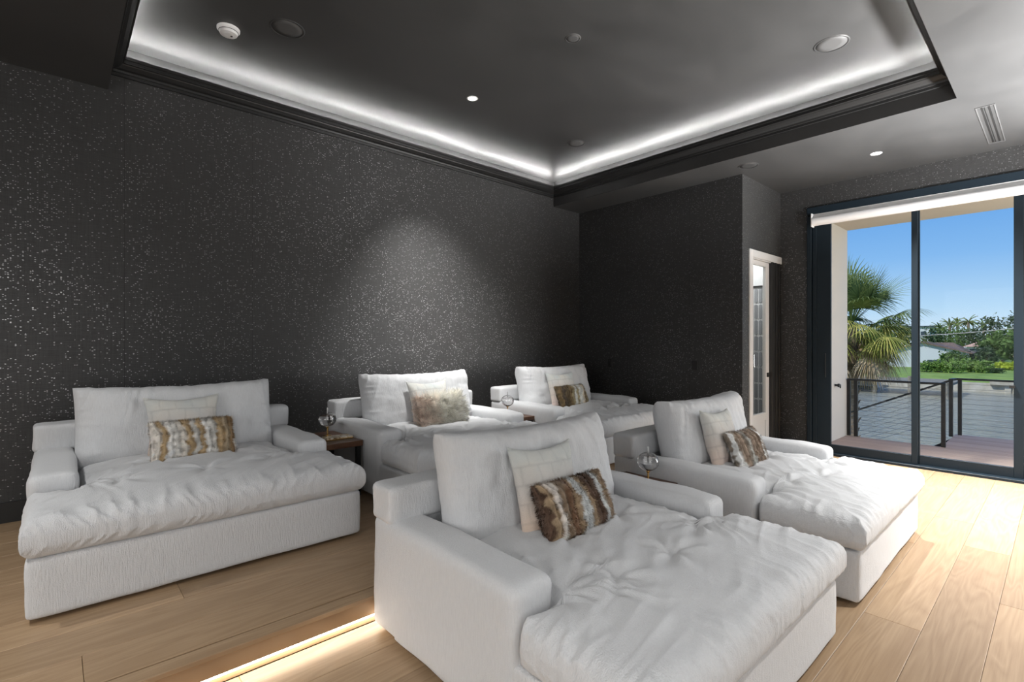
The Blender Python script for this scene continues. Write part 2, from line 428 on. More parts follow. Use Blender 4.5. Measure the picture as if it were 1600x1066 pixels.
def seat_cushion(seed):
    nu, nv = 250, 200
    s = np.linspace(-1, 1, nu); s = np.sign(s) * (1 - (1 - np.abs(s)) ** 1.5)
    t = np.linspace(-1, 1, nv); t = np.sign(t) * (1 - (1 - np.abs(t)) ** 1.35)
    S_, T_ = np.meshgrid(s, t)
    yf, yb = -0.035, D - 0.24
    y = (T_ + 1) / 2 * (yb - yf) + yf
    win, wout = W / 2 - ARM_W - 0.002, W / 2 + 0.012
    k = np.clip((ARM_Y - 0.005 - y) / 0.03, 0, 1); k = k * k * (3 - 2 * k)
    hw = win + (wout - win) * k
    x = S_ * hw
    ax = np.abs(x)
    # rounded front corners in plan
    d_side = hw - ax; d_front = y - yf; d_back = yb - y
    d_notch = np.where(ax > win - 0.0, (ARM_Y - 0.0 - y), 9.0) + np.maximum(0, win - ax)
    d = np.minimum(np.minimum(d_side, d_front), np.minimum(d_back, np.maximum(d_notch, 0.0)))
    dd = np.minimum(d_side, d_front)
    r = 0.085
    e = np.clip(d / r, 0, 1); H = (1 - (1 - e) ** 2.3) ** (1 / 2.3)
    border = (np.abs(S_) > 0.9999) | (np.abs(T_) > 0.9999)
    H = np.where(border, 0, H)
    rs = np.random.RandomState(seed)
    zmid, th = 0.375, 0.088
    # crown
    cr = 0.045 * (1 - (x / wout) ** 4).clip(0) * np.clip(d_front / 0.5, 0, 1) ** 0.6 * np.clip((d_back) / 0.5 + .3, 0, 1)
    cr *= np.clip(d / 0.2, 0, 1) ** 0.7
    wr = 0.020 * fb(x * 1.9, y * 1.9, seed) * np.clip(d / .15, 0, 1)
    # creases in warped directions
    wx = x + 0.16 * vn(x * 2.5, y * 2.5, seed + 3); wy = y + 0.16 * vn(x * 2.2, y * 2.2, seed + 9)
    a = rs.uniform(0.3, 0.8)
    u = wx * math.cos(a) + wy * math.sin(a); v = -wx * math.sin(a) + wy * math.cos(a)
    wr += 0.020 * np.maximum(ridge(u * 2.2, v * 8.5, seed + 1) - .08, 0) * (vn(x * 2.5, y * 2.5, seed + 20) + 0.62)
    wr += 0.013 * np.maximum(ridge(u * 5, v * 15, seed + 2) - .1, 0) * (vn(x * 3, y * 3, seed + 21) + 0.5)
    # fans of folds from the inner arm corners
    for sg in (-1, 1):
        cx, cy = sg * win, ARM_Y
        dx, dy = (x - cx), (y - cy); rr = np.sqrt(dx * dx + dy * dy) + 1e-4
        th_ = np.arctan2(dy, dx * sg)
        wr += 0.020 * np.exp(-((rr - 0.17) / 0.2) ** 2) * ridge(th_ * 4.2 + 3 * vn(rr * 4, th_, seed), rr * 1.2, seed + 6)
        wr -= 0.028 * np.exp(-(rr / 0.085) ** 2)
    # gathers along front and side seams
    al = np.where(d_front < d_side, x, y + 5)
    wr += 0.028 * np.exp(-dd / 0.12) * np.clip(dd / 0.015, 0, 1) * (ridge(al * 15 + 1.2 * vn(x * 5, y * 5, seed), dd * 3, seed + 12))
    wr += 0.012 * np.exp(-dd / 0.06) * ridge(al * 34, dd * 3, seed + 13)
    # dimples
    for q in range(5):
        px, py = (-.38, .0, .38, -.2, .25)[q] + rs.uniform(-.04, .04), (.45, .42, .47, .85, .87)[q] + rs.uniform(-.03, .03)
        dx, dy = x - px, y - py; rr = np.sqrt(dx * dx + dy * dy) + 1e-4
        th_ = np.arctan2(dy, dx)
        wr -= 0.026 * np.exp(-(rr / 0.035) ** 2) + 0.012 * np.exp(-(rr / 0.11) ** 2)
        wr += 0.007 * np.exp(-((rr - .10) / .07) ** 2) * (np.sin(th_ * 5 + seed + q) + .7 * np.sin(th_ * 8 + q))
    skew = al + 0.9 * (ztop_h := th * H) * np.sign(vn(al * 2.1, al * 0, seed + 44))
    ga = ridge(skew * 24 + 0.9 * vn(al * 6, al * 0, seed + 41), H * 1.3, seed + 40) + 0.6 * ridge(skew * 41, H * 2.0, seed + 42)
    ga = ga * (0.55 + 0.9 * (vn(al * 4, al * 0, seed + 43) + .5)) * np.exp(-dd / 0.075)
    wr += 0.007 * ga * np.clip(H * 2, 0, 1)
    outw = np.where(border, 0, 0.0065 * ga)
    isf = d_front < d_side
    ztop = zmid + th * H + (cr + wr) * np.clip(H, 0, 1)
    zbot = np.maximum(zmid - th * H, 0.292)
    zbot = np.where(border, zmid, zbot)
    lump = 0.007 * vn(al * 6, al * 0 + 1, seed + 30) * (dd < .02)
    xs = x + W / 2 + np.sign(x) * lump + np.where(isf, 0, np.sign(x) * outw)
    y = y - np.where(isf, outw, 0)
    top = np.stack([xs, y, np.where(border, zmid, ztop)], -1); bot = np.stack([xs, y, zbot], -1)
    return two_sheet(top, bot, nu, nv)

def pillow_mesh(w, h, th, pinch=0.06, m=3.0, seed=0, n=60, gather=0.0, wrinkle=0.004, droop=0.0, nm=0.5):
    s = np.linspace(-1, 1, n); s = np.sin(s * PI / 2)
    X, Z = np.meshgrid(s, s)
    x = w / 2 * X * (1 - pinch * (1 - Z ** 2)); z = h / 2 * Z * (1 - pinch * 1.2 * (1 - X ** 2))
    prof = ((1 - np.abs(X) ** m).clip(0) * (1 - np.abs(Z) ** m).clip(0)) ** nm
    wr = wrinkle * (fb(x * 9, z * 9, seed) * 2)
    wr2 = 0
    if gather:
        top = h / 2 - z
        wr2 = gather * np.exp(-np.maximum(top, 0) / 0.14) * ridge(x * 24 + 6 * z * np.sign(x) + 1.5 * vn(x * 4, z * 4, seed), z * 2.4, seed + 4)
        wr2 = wr2 + gather * 0.5 * np.exp(-(w / 2 - np.abs(x)) / 0.08) * ridge(z * 22 + x * 3, x * 3, seed + 5)
    pc = np.clip(prof * 2.2, 0, 1)
    f = -th / 2 * prof - (wr + wr2) * pc
    b = th / 2 * prof + wr * pc
    zz = z - droop * (1 - X ** 2) * (Z > 0) * Z
    if gather: zz = zz + 0.008 * ridge(x * 13, x * 0, seed + 8) * (Z > 0.9)
    top_ = np.stack([x, f, zz], -1); bot_ = np.stack([x, b, zz], -1)
    me = two_sheet(top_, bot_, n, n)
    return me

lounger_specs = [
    ((-0.105, 3.07, 0.14), 'white double lounger at the far left, beside the walnut table with the stone tray', 'striped lumbar'),
    ((1.88, 3.07, 0.14), 'white double lounger holding the long-haired fluffy cushion', 'fluffy'),
    ((3.86, 3.07, 0.14), 'white double lounger in the back corner, smallest in view', 'striped'),
    ((1.15, 0.72, 0.0), 'large white double lounger in the foreground, nearest of the five', 'striped'),
    ((3.10, 0.72, 0.0), 'white double lounger nearest the sliding glass door', 'striped'),
]
armL = None
def build_loungers():
    roots = []
    shared = {}
    for i, (loc, label, _) in enumerate(lounger_specs):
        t = empty('chaise_lounge', loc, label, 'lounger', 'white double loungers in two rows')
        if not shared:
            b = obj('base', soft_box(0.006, W - 0.006, 0.0, D - 0.2, 0.018, 0.292, 0.022, 16, 0, 3, 0.004), M['fabric'], t, smooth=True)
            shared['base'] = b.data
            for sg, (x0, x1) in enumerate(((0, ARM_W), (W - ARM_W, W))):
                a = obj('arm', soft_box(x0, x1, ARM_Y, D - 0.002, 0.018, 0.55, 0.042, 18, 0.012, 5 + sg, 0.005), M['fabric'], t, smooth=True)
                shared['arm%d' % sg] = a.data
            bf = obj('back_frame', soft_box(-0.003, W + 0.003, D - 0.19, D, 0.535, 0.712, 0.03, 18, 0.006, 9, 0.005), M['fabric'], t, smooth=True)
            shared['back_frame'] = bf.data
            bi = obj('back_panel', soft_box(ARM_W, W - ARM_W, D - 0.18, D - 0.01, 0.03, 0.55, 0.02, 6, 0, 9, 0.001), M['fabric'], t, smooth=True)
            shared['back_panel'] = bi.data
            me = bpy.data.meshes.new('foot')
            bm = bmesh.new(); cyl(bm, (0, 0, 0), (0, 0, 0.05), 0.025, 12); bm.to_mesh(me); bm.free(); me.materials.append(M['black'])
            shared['foot'] = me
        else:
            for k in ('base', 'arm0', 'arm1', 'back_frame', 'back_panel'):
                link(k.rstrip('01'), shared[k], None, t)
        for px in (0.14, W - 0.14):
            for py in (0.14, D - 0.14): link('foot', shared['foot'], None, t, (px, py, 0))
        me = seat_cushion(i + 2)
        link('seat_cushion', me, M['fabric'], t, smooth=True)
        me = pillow_mesh(W - 2 * ARM_W + 0.03, 0.55, 0.30, 0.02, 6, i * 3 + 1, 110, 0.034, 0.007, 0.022, 0.42)
        c = link('back_cushion', me, M['fabric'], t, (W / 2, D - 0.33, 0.685), (math.radians(-13), 0, 0), smooth=True)
        roots.append(t)
    return roots

# colour functions for the furs (u across 0..1, v up 0..1)
def stripe_cols(u, v, seed, pal):
    w = u + 0.07 * fb(u * 4, v * 3, seed) + 0.05 * fb(u * 9, v * 9, seed + 2) + 0.10 * (v - .5) * math.sin(seed)
    n = len(pal); 
    k = w * 14.0
    ki = np.floor(k).astype(int); f = k - ki
    f = np.clip((f - 0.4) / 0.2, 0, 1)
    rs = np.random.RandomState(seed + 40); order = rs.permutation(200) % n
    P = np.array(pal)
    a = P[order[(ki + 20) % 200]]; b = P[order[(ki + 21) % 200]]
    c = a * (1 - f[..., None]) + b * f[..., None]
    c = c * (1 + 0.5 * fb(u * 14, v * 14, seed + 7)[..., None])
    return np.clip(c, 0.01, 0.95)

PAL_BROWN = [(0.82, 0.76, 0.70), (0.24, 0.14, 0.085), (0.72, 0.66, 0.60), (0.13, 0.08, 0.055), (0.42, 0.31, 0.20), (0.68, 0.70, 0.70), (0.30, 0.22, 0.15)]
PAL_LIGHT = [(0.86, 0.80, 0.74), (0.36, 0.24, 0.13), (0.80, 0.75, 0.68), (0.52, 0.38, 0.22), (0.70, 0.68, 0.64), (0.86, 0.84, 0.80), (0.45, 0.36, 0.25)]
PAL_GREY = [(0.84, 0.81, 0.76), (0.26, 0.22, 0.18), (0.74, 0.74, 0.72), (0.40, 0.31, 0.24), (0.50, 0.50, 0.47), (0.84, 0.84, 0.82), (0.20, 0.14, 0.10)]
PAL_OLIVE = [(0.66, 0.58, 0.46), (0.16, 0.12, 0.07), (0.38, 0.32, 0.20), (0.72, 0.72, 0.68), (0.24, 0.17, 0.09), (0.10, 0.08, 0.06)]

def hair_part(base_me, parent, n, length, width, colf, w, h, seed, curl=0.4, droop=0.4, segs=3, clump=0.0):
    """real strands of fur, each a tapering ribbon rooted on the cushion"""
    rs = np.random.RandomState(seed)
    me = base_me
    nv = len(me.vertices); co = np.empty(nv * 3); me.vertices.foreach_get('co', co); co = co.reshape(-1, 3)
    no = np.empty(nv * 3); me.vertices.foreach_get('normal', no); no = no.reshape(-1, 3)
    nf = len(me.polygons); ar = np.empty(nf); me.polygons.foreach_get('area', ar)
    fv = np.array([list(p.vertices)[:4] if len(p.vertices) >= 4 else list(p.vertices) + [p.vertices[0]] for p in me.polygons])
    pick = rs.choice(nf, n, p=ar / ar.sum())
    wt = rs.dirichlet((1, 1, 1, 1), n)
    root = (co[fv[pick]] * wt[..., None]).sum(1); nn = (no[fv[pick]] * wt[..., None]).sum(1)
    nn /= np.maximum(np.linalg.norm(nn, axis=1, keepdims=True), 1e-6)
    u = root[:, 0] / w + .5; v = root[:, 2] / h + .5
    tang = np.stack([fb(u * 5, v * 5, seed) * 2.2, np.zeros(n), fb(u * 5 + 9, v * 5, seed + 1) * 2.2 - droop], -1)
    if clump: tang += clump * np.stack([vn(u * 16, v * 16, seed + 2), np.zeros(n), vn(u * 16, v * 16 + 7, seed + 3)], -1) * 4
    d = nn * 0.75 + tang * curl + rs.normal(0, 0.16, (n, 3)); d /= np.linalg.norm(d, axis=1, keepdims=True)
    side = np.cross(d, rs.normal(0, 1, (n, 3))); side /= np.linalg.norm(side, axis=1, keepdims=True)
    side *= np.where((np.cross(side, d) * nn).sum(1) < 0, -1, 1)[:, None]
    L = length * rs.uniform(0.6, 1.15, n)
    V = np.zeros((n, segs * 2 + 1, 3)); p = root - nn * 0.003; dirn = d.copy()
    for k in range(segs):
        wd = width * (1 - k / segs * 0.7)
        V[:, 2 * k] = p - side * wd[..., None] / 2 if np.ndim(wd) else p - side * wd / 2
        V[:, 2 * k + 1] = p + side * wd / 2
        dirn = dirn + np.array([0, 0, -0.35 * droop]) + tang * 0.25 * curl; dirn /= np.linalg.norm(dirn, axis=1, keepdims=True)
        p = p + dirn * (L / segs)[:, None]
    V[:, -1] = p
    m_ = segs * 2 + 1; F = []
    base = np.arange(n) * m_
    for k in range(segs - 1):
        F.append(np.stack([base + 2 * k, base + 2 * k + 1, base + 2 * k + 3, base + 2 * k + 2], -1))
    quads = np.concatenate(F) if F else np.zeros((0, 4), int)
    tris = np.stack([base + 2 * (segs - 1), base + 2 * (segs - 1) + 1, base + m_ - 1], -1)
    hm = bpy.data.meshes.new('fur'); hm.from_pydata(V.reshape(-1, 3).tolist(), [], quads.tolist() + tris.tolist())
    c = colf(u, v) * rs.uniform(0.72, 1.15, n)[:, None]
    grad = np.linspace(0.8, 1.08, m_)[None, :, None]
    setcol(hm, np.clip((c[:, None, :] * grad).reshape(-1, 3), 0, .95))
    # strands take the shading of the skin they grow from, bent a little along the strand
    cn = nn[:, None, :] * 0.8 + np.cross(side, d)[:, None, :] * 0.12 + d[:, None, :] * 0.25
    cn = np.repeat(cn, m_, axis=1).reshape(-1, 3); cn /= np.linalg.norm(cn, axis=1, keepdims=True)
    hm.polygons.foreach_set('use_smooth', [True] * len(hm.polygons)); hm.normals_split_custom_set_from_vertices(cn.tolist())
    o = link('fur', hm, M['fur'], parent); o['kind'] = 'stuff'
    return o

def lumbar(loc, rot, pal, seed, label, w=0.50, h=0.29, group='striped fur lumbar cushions'):
    t = empty('lumbar_cushion', loc, label, 'cushion', group); t.rotation_euler = rot
    me = pillow_mesh(w, h, 0.15, 0.05, 2.6, seed, 70, 0, 0.012)
    # lengthwise ruffled pelts: push columns in and out
    co = np.empty(len(me.vertices) * 3); me.vertices.foreach_get('co', co); co = co.reshape(-1, 3)
    u = co[:, 0] / w + .5; v = co[:, 2] / h + .5
    ww = (u + 0.07 * fb(u * 4, v * 3, seed)) * 14
    co[:, 1] -= np.where(co[:, 1] < -0.004, 0.007 * np.cos(2 * PI * ww), 0)
    me.vertices.foreach_set('co', co.ravel()); me.update()
    cf = lambda a, b: stripe_cols(a, b, seed, pal)
    setcol(me, cf(u, v))
    cv = link('cushion_cover', me, M['furbase'], t, smooth=True)
    hair_part(me, t, 16000, 0.022, 0.0022, cf, w, h, seed, 0.5, 0.5, 2, 0.5)
    return t

def square(loc, rot, seed, label, s=0.45, seams=True, tint=0):
    t = empty('square_cushion', loc, label, 'cushion', 'pale square fur cushions'); t.rotation_euler = rot
    me = pillow_mesh(s, s, 0.15, 0.13, 2.4, seed, 90, 0, 0.009)
    co = np.empty(len(me.vertices) * 3); me.vertices.foreach_get('co', co); co = co.reshape(-1, 3)
    u = co[:, 0] / s + .5; v = co[:, 2] / s + .5
    row = v * 5.2 + 0.10 * vn(u * 5, v * 3, seed); ri = np.floor(row).astype(int); rf = row - ri
    cu = u * 5 + (ri % 2) * 0.5 + 0.12 * vn(u * 4, v * 5, seed + 1); cf_ = cu - np.floor(cu)
    gr = np.exp(-(np.minimum(rf, 1 - rf) / 0.06) ** 2) + 0.7 * np.exp(-(np.minimum(cf_, 1 - cf_) / 0.05) ** 2)
    co[:, 1] += np.where(co[:, 1] < -0.004, 0.003 * gr, 0)
    me.vertices.foreach_set('co', co.ravel()); me.update()
    def colf(a, b):
        A = np.array((0.76, 0.61, 0.50)); B = np.array((0.78, 0.76, 0.70)); Cc = np.array((0.62, 0.67, 0.67)); Dd = np.array((0.72, 0.60, 0.58))
        k = np.clip(fb(a * 2.5, b * 2.5, seed) + .5 + 0.5 * (a - .5), 0, 1)[..., None]; q = np.clip(fb(a * 3 + 4, b * 3, seed + 3) + .5, 0, 1)[..., None]
        lo = (A * (1 - k) + Dd * k); hi = (B * (1 - q) + Cc * q); f = np.clip(b * 1.5 - .25, 0, 1)[..., None]
        return lo * (1 - f) + hi * f
    c = colf(u, v) * (1 - 0.14 * np.clip(gr, 0, 1)[:, None])
    setcol(me, c)
    link('cushion_cover', me, M['fringe'], t, smooth=True)
    hair_part(me, t, 9000, 0.009, 0.0016, lambda a, b: colf(a, b), s, s, seed, 0.6, 0.6, 1, 0.4)
    return t

def fluffy(loc, rot, seed, label):
    w, h = 0.50, 0.30
    t = empty('fluffy_cushion', loc, label, 'cushion'); t.rotation_euler = rot
    me = pillow_mesh(w, h, 0.15, 0.03, 2.6, seed, 50, 0, 0.006)
    def colf(a, b):
        A = np.array((0.95, 0.92, 0.82)); P = np.array((0.86, 0.64, 0.54))
        k = np.clip(1.0 - a * 2.4 + 0.4 * fb(a * 4, b * 4, seed), 0, 1)[..., None] * 0.7
        return (A * (1 - k) + P * k) * (1 + 0.32 * vn(a * 34, b * 14, seed + 2)[..., None])
    co = np.empty(len(me.vertices) * 3); me.vertices.foreach_get('co', co); co = co.reshape(-1, 3)
    setcol(me, np.clip(colf(co[:, 0] / w + .5, co[:, 2] / h + .5) * 1.0, 0, .95))
    link('cushion_cover', me, M['furbase'], t, smooth=True)
    fh = hair_part(me, t, 10000, 0.085, 0.0042, colf, w, h, seed, 0.55, 0.12, 4, 0.9)
    fm = M['fur'].copy(); fm.name = 'long_fleece'
    fm.node_tree.nodes['Mix Shader'].inputs[0].default_value = .5
    fh.data.materials.clear(); fh.data.materials.append(fm)
    return t

# ================================================================== STRUCTURE
ZL, ZT = 3.33, 3.68       # lower ceiling, tray ceiling
TX0, TX1, TY0, TY1 = 0.30, 5.30, 0.574, 4.94
XF, XR = 5.87, 7.03       # far wall, slider wall
YD = 2.5                  # door wall
XLft, YFr = -3.0, -3.0
PZ, PY = 0.14, 2.30       # platform height and its edge

struct(box('floor', XLft, XR + 0.2, YFr, PY + 0.2, -0.2, -0.012, M['trim_black']))
floor = bpy.data.objects['floor']
platform = struct(box('floor.001', XLft, XF, PY + 0.03, TY1, -0.19, PZ - 0.014, M['trim_black']))

def plank(x0, x1, y0, y1, z, parent):
    gp = 0.0007
    bm = bmesh.new(); cx, cy = (x0 + x1) / 2, (y0 + y1) / 2
    bx(bm, x0 - cx + gp, x1 - cx - gp, y0 - cy + gp, y1 - cy - gp, -0.012, 0, 0.0016, 1)
    return obj('plank', bm, M['oak'], parent, (cx, cy, z))

rs_ = random.Random(3)
def lay(y_top, y_end, xa, xb, z, parent, width, forced):
    y = y_top; r = 0
    while y > y_end + 0.01:
        y0 = max(y - width, y_end)
        js = forced.get(r)
        if js is None:
            x = xa - rs_.uniform(0, 1.6); js = []
            while x < xb: x += rs_.uniform(1.7, 2.3); js.append(x)
        xs = [xa] + [j for j in sorted(js) if xa + .1 < j < xb - .1] + [xb]
        for a, b in zip(xs, xs[1:]): plank(a, b, y0, y, z, parent)
        y = y0; r += 1
lay(PY + 0.02, YFr, XLft, XR, 0.0, floor, 0.232, {6: [-1.9, 0.3, 2.2, 4.4, 6.3], 7: [-1.2, 1.1, 3.09, 5.2], 8: [-2, .2, 2.3, 4.6, 6.8]})
lay(TY1, 2.385, XLft, XF, PZ, platform, 0.255, {9: [-1.7, 0.08, 2.4, 4.6], 8: [-2.1, 1.9, 4.1], 7: [-1.6, 0.47, 2.6, 4.9]})
# step edge: nosing board, riser, light strip, recessed kick
bm = bmesh.new(); bx(bm, XLft, XF, PY, 2.383, PZ - 0.022, PZ, 0.003, 2); obj('nosing', bm, M['oak'], platform)
box('riser', XLft, XF, PY + 0.006, PY + 0.02, 0.045, PZ - 0.022, M['oak'], platform, 0.001, 1)
box('kick_board', XLft, XF, PY + 0.026, PY + 0.034, 0.0, 0.05, M['oak'], platform)
box('led_strip', XLft + .1, 3.0, PY + 0.009, PY + 0.019, 0.036, 0.0449, M['ledwarm'], platform)

# walls
def wall(name, *a): return struct(box(name, *a, M['wallpaper']))
wall('wall_back', XLft, XF, TY1, TY1 + 0.15, 0, 3.95)
wall('wall_far', XF, XF + 0.12, YD + .12, TY1 + .15, 0, 3.5)
# wall with the glazed door
DX0, DX1, DZ = 6.13, 6.90, 2.40
bm = bmesh.new()
bx(bm, XF, DX0, YD, YD + .12, 0, 3.5); bx(bm, DX1, XR, YD, YD + .12, 0, 3.5); bx(bm, DX0, DX1, YD, YD + .12, DZ, 3.5)
struct(obj('wall_door_side', bm, M['wallpaper']))
# slider wall
SY0, SY1, SZ = -2.65, 2.18, 3.07
bm = bmesh.new()
bx(bm, XR, XR + .22, SY1, TY1 + .15, -0.3, 3.95); bx(bm, XR, XR + .22, YFr - .1, SY0, -0.3, 3.95); bx(bm, XR, XR + .22, SY0, SY1, SZ, 3.95)
struct(obj('wall_right', bm, M['wallpaper']))
# walls behind the camera with openings added behind the fill lamps
bm = bmesh.new()
bx(bm, XLft, XR, YFr - .15, YFr, 0, .6); bx(bm, XLft, XR, YFr - .15, YFr, 2.8, 3.5); bx(bm, XLft, -2.5, YFr - .15, YFr, .6, 2.8); bx(bm, .7, XR, YFr - .15, YFr, .6, 2.8)
struct(obj('wall_front', bm, M['wallpaper']))
bm = bmesh.new()
bx(bm, XLft - .15, XLft, YFr, TY1, 0, .7); bx(bm, XLft - .15, XLft, YFr, TY1, 2.7, 3.5); bx(bm, XLft - .15, XLft, YFr, -.9, .7, 2.7); bx(bm, XLft - .15, XLft, 2.1, TY1, .7, 2.7)
struct(obj('wall_left', bm, M['wallpaper']))

# unseen white panels added to close the openings against blue sky light
struct(box('sky_block_1', -2.5, .7, YFr - .08, YFr - .06, .6, 2.8, M['shade']))
struct(box('sky_block_2', XLft - .08, XLft - .06, -.9, 2.1, .7, 2.7, M['shade']))
# ceilings
bm = bmesh.new()
bx(bm, XLft, TX0, TY0, TY1, ZL, 3.95); bx(bm, TX1, XR, TY0, TY1 + .1, ZL, 3.95); bx(bm, XLft, XR, YFr, TY0, ZL, 3.95)
struct(obj('ceiling', bm, M['ceiling']))
struct(box('ceiling.001', TX0 - .05, TX1 + .05, TY0 - .05, TY1 + .05, ZT, 3.97, M['ceiling']))

# cove moulding all round the tray: profile (distance from tray side, height)
prof = [(0, 3.452), (0.020, 3.452), (0.022, 3.474), (0.030, 3.476), (0.034, 3.492), (0.055, 3.500), (0.078, 3.520), (0.082, 3.528), (0.092, 3.530), (0.092, 3.556), (0.100, 3.558), (0.100, 3.582), (0.088, 3.582), (0.086, 3.556), (0, 3.556)]
bm = bmesh.new(); rings = []
for d_, z_ in prof:
    rings.append([bm.verts.new(p) for p in ((TX0 + d_, TY0 + d_, z_), (TX1 - d_, TY0 + d_, z_), (TX1 - d_, TY1 - d_, z_), (TX0 + d_, TY1 - d_, z_))])
for a, b in zip(rings, rings[1:]):
    for i in range(4):
        j = (i + 1) % 4; bm.faces.new((a[i], a[j], b[j], b[i]))
bmesh.ops.recalc_face_normals(bm, faces=bm.faces)
cove = struct(obj('trim_1', bm, M['trim_black']))
# LED runs with single diodes
def led(x0, x1, y0, y1):
    box('led_tape', x0, x1, y0, y1, 3.5565, 3.5745, M['plastic'], cove)
    L = max(x1 - x0, y1 - y0); n = int(L / 0.045)
    b = bmesh.new()
    for k in range(n):
        f = (k + .5) / n
        if x1 - x0 > y1 - y0: cx, cy = x0 + f * L, (y0 + y1) / 2
        else: cx, cy = (x0 + x1) / 2, y0 + f * L
        bx(b, cx - .007, cx + .007, cy - .005, cy + .005, 3.574, 3.5785)
    o = obj('led_diodes', b, M['led'], cove); o['kind'] = 'stuff'
led(TX0 + .1, TX1 - .1, TY1 - .062, TY1 - .050)
led(TX1 - .062, TX1 - .050, TY0 + .1, TY1 - .1)
led(TX0 + .050, TX0 + .062, TY0 + .1, TY1 - .1)
led(TX0 + .1, TX1 - .1, TY0 + .050, TY0 + .062)
for n_, a_ in enumerate(((TX0, TX1, TY1 - .012, TY1 - .002), (TX1 + 0, TX1 + .008, TY0, TY1), (TX0 - .008, TX0, TY0, TY1), (TX0, TX1, TY0 - .008, TY0))):
    struct(box('trim_%d' % (n_ + 2), *a_, 3.556, ZT, M['ceiling']))
# baseboards
struct(box('baseboard_back', XLft, XF, TY1 - .015, TY1, PZ, PZ + .14, M['trim_black']))
struct(box('baseboard_far', XF - .015, XF, YD - .0, TY1 - .015, PZ, PZ + .14, M['trim_black']))
struct(box('baseboard_right', XR - .015, XR, SY1 + .04, YD, 0, .14, M['trim_black']))

# ------------------------------------------------------------------ glazed door into the bathroom
dr = bpy.data.objects.new('door_1', None); C.objects.link(dr); dr['kind'] = 'structure'
bm = bmesh.new()
for a in ((DX0 - .09, DX0, YD - .018, YD + .002, 0, DZ + .09), (DX0, XR - .003, YD - .018, YD + .002, DZ, DZ + .09)): bx(bm, *a, .004, 1)
bx(bm, DX0, DX0 + .012, YD, YD + .12, 0, DZ)
bx(bm, DX0, DX1, YD, YD + .12, DZ - .012, DZ)
obj('casing', bm, M['white'], dr)
bm = bmesh.new()
for k in range(5): bx(bm, DX1 - .19 + k * .055, DX1 - .19 + k * .055 + .046, YD - .02 + .006 * (k % 2), YD + .05, 0, DZ, .004, 1)
obj('fluted_jamb', bm, M['trim_black'], dr)
dl0, dl1 = DX0 + .014, DX1 - .195
bm = bmesh.new()
bx(bm, dl0, dl0 + .05, YD + .02, YD + .06, .01, DZ - .015, .003, 1); bx(bm, dl1 - .10, dl1, YD + .02, YD + .06, .01, DZ - .015, .003, 1)
bx(bm, dl0 + .05, dl1 - .10, YD + .02, YD + .06, DZ - .07, DZ - .015); bx(bm, dl0 + .05, dl1 - .10, YD + .02, YD + .06, .41, .50); bx(bm, dl0 + .05, dl1 - .10, YD + .03, YD + .05, .01, .41)
leaf = obj('door_leaf', bm, M['white'], dr)
box('door_pane', dl0 + .05, dl1 - .10, YD + .038, YD + .042, .50, DZ - .07, M['pane'], leaf)
box('latch', dl1 - .075, dl1 - .02, YD + .008, YD + .022, .945, 1.0, M['black'], leaf, .003, 1)
# bathroom beyond
bath = struct(box('wall_bathroom', XR - .06, XR - .004, YD + .13, 4.8, 0, 3.3, M['grout']))
b2 = struct(box('wall_bathroom.001', XF + .13, XR - .06, 4.0, 4.1, 0, 3.3, M['white']))
struct(box('floor.002', XF + .13, XR - .06, YD + .12, 4.0, -.1, 0.0, M['grout']))
bm = bmesh.new(); hh, hwid = 0.100, 0.022
pts = [(-hwid, -hh + .012), (0, -hh), (hwid, -hh + .012), (hwid, hh - .012), (0, hh), (-hwid, hh - .012)]
f0 = [bm.verts.new((0, p[0], p[1])) for p in pts]; f1 = [bm.verts.new((-.004, p[0] * .93, p[1] * .98)) for p in pts]
bm.faces.new(f1)
for i in range(6): bm.faces.new((f0[i], f0[(i + 1) % 6], f1[(i + 1) % 6], f1[i]))
bmesh.ops.recalc_face_normals(bm, faces=bm.faces)
tme = bpy.data.meshes.new('tile'); bm.to_mesh(tme); bm.free(); tme.materials.append(M['tile'])
for ci in range(9):
    for ri in range(8):
        link('tile', tme, None, bath, (XR - .061, YD + .17 + ci * .058, .52 + ri * .212 + (.0 if ci % 2 == 0 else 0)))
box('tile_cap', XR - .075, XR - .06, YD + .13, YD + .75, 2.12, 2.14, M['black'], bath)
t = empty('pull_handle', (6.19, YD + .02, 1.08), 'small chrome D-shaped pull on the glazed white door', 'handle')
bm = bmesh.new(); 
for (p, q) in (((0, 0, 0), (0, 0, .16)), ((.05, 0, 0), (.05, 0, .16)), ((0, 0, 0), (.05, 0, 0)), ((0, 0, .16), (.05, 0, .16))): cyl(bm, p, q, .006, 8)
cyl(bm, (0.025, 0, 0.005), (0.025, .02, 0.005), .005, 8); cyl(bm, (0.025, 0, 0.155), (0.025, .02, 0.155), .005, 8)
ph = obj('grip', bm, M['chrome'], t)
lamp('bathroom_lamp', 'POINT', (6.5, 3.1, 2.9), (0, 0, -1), 85, shadow_soft_size=.08)

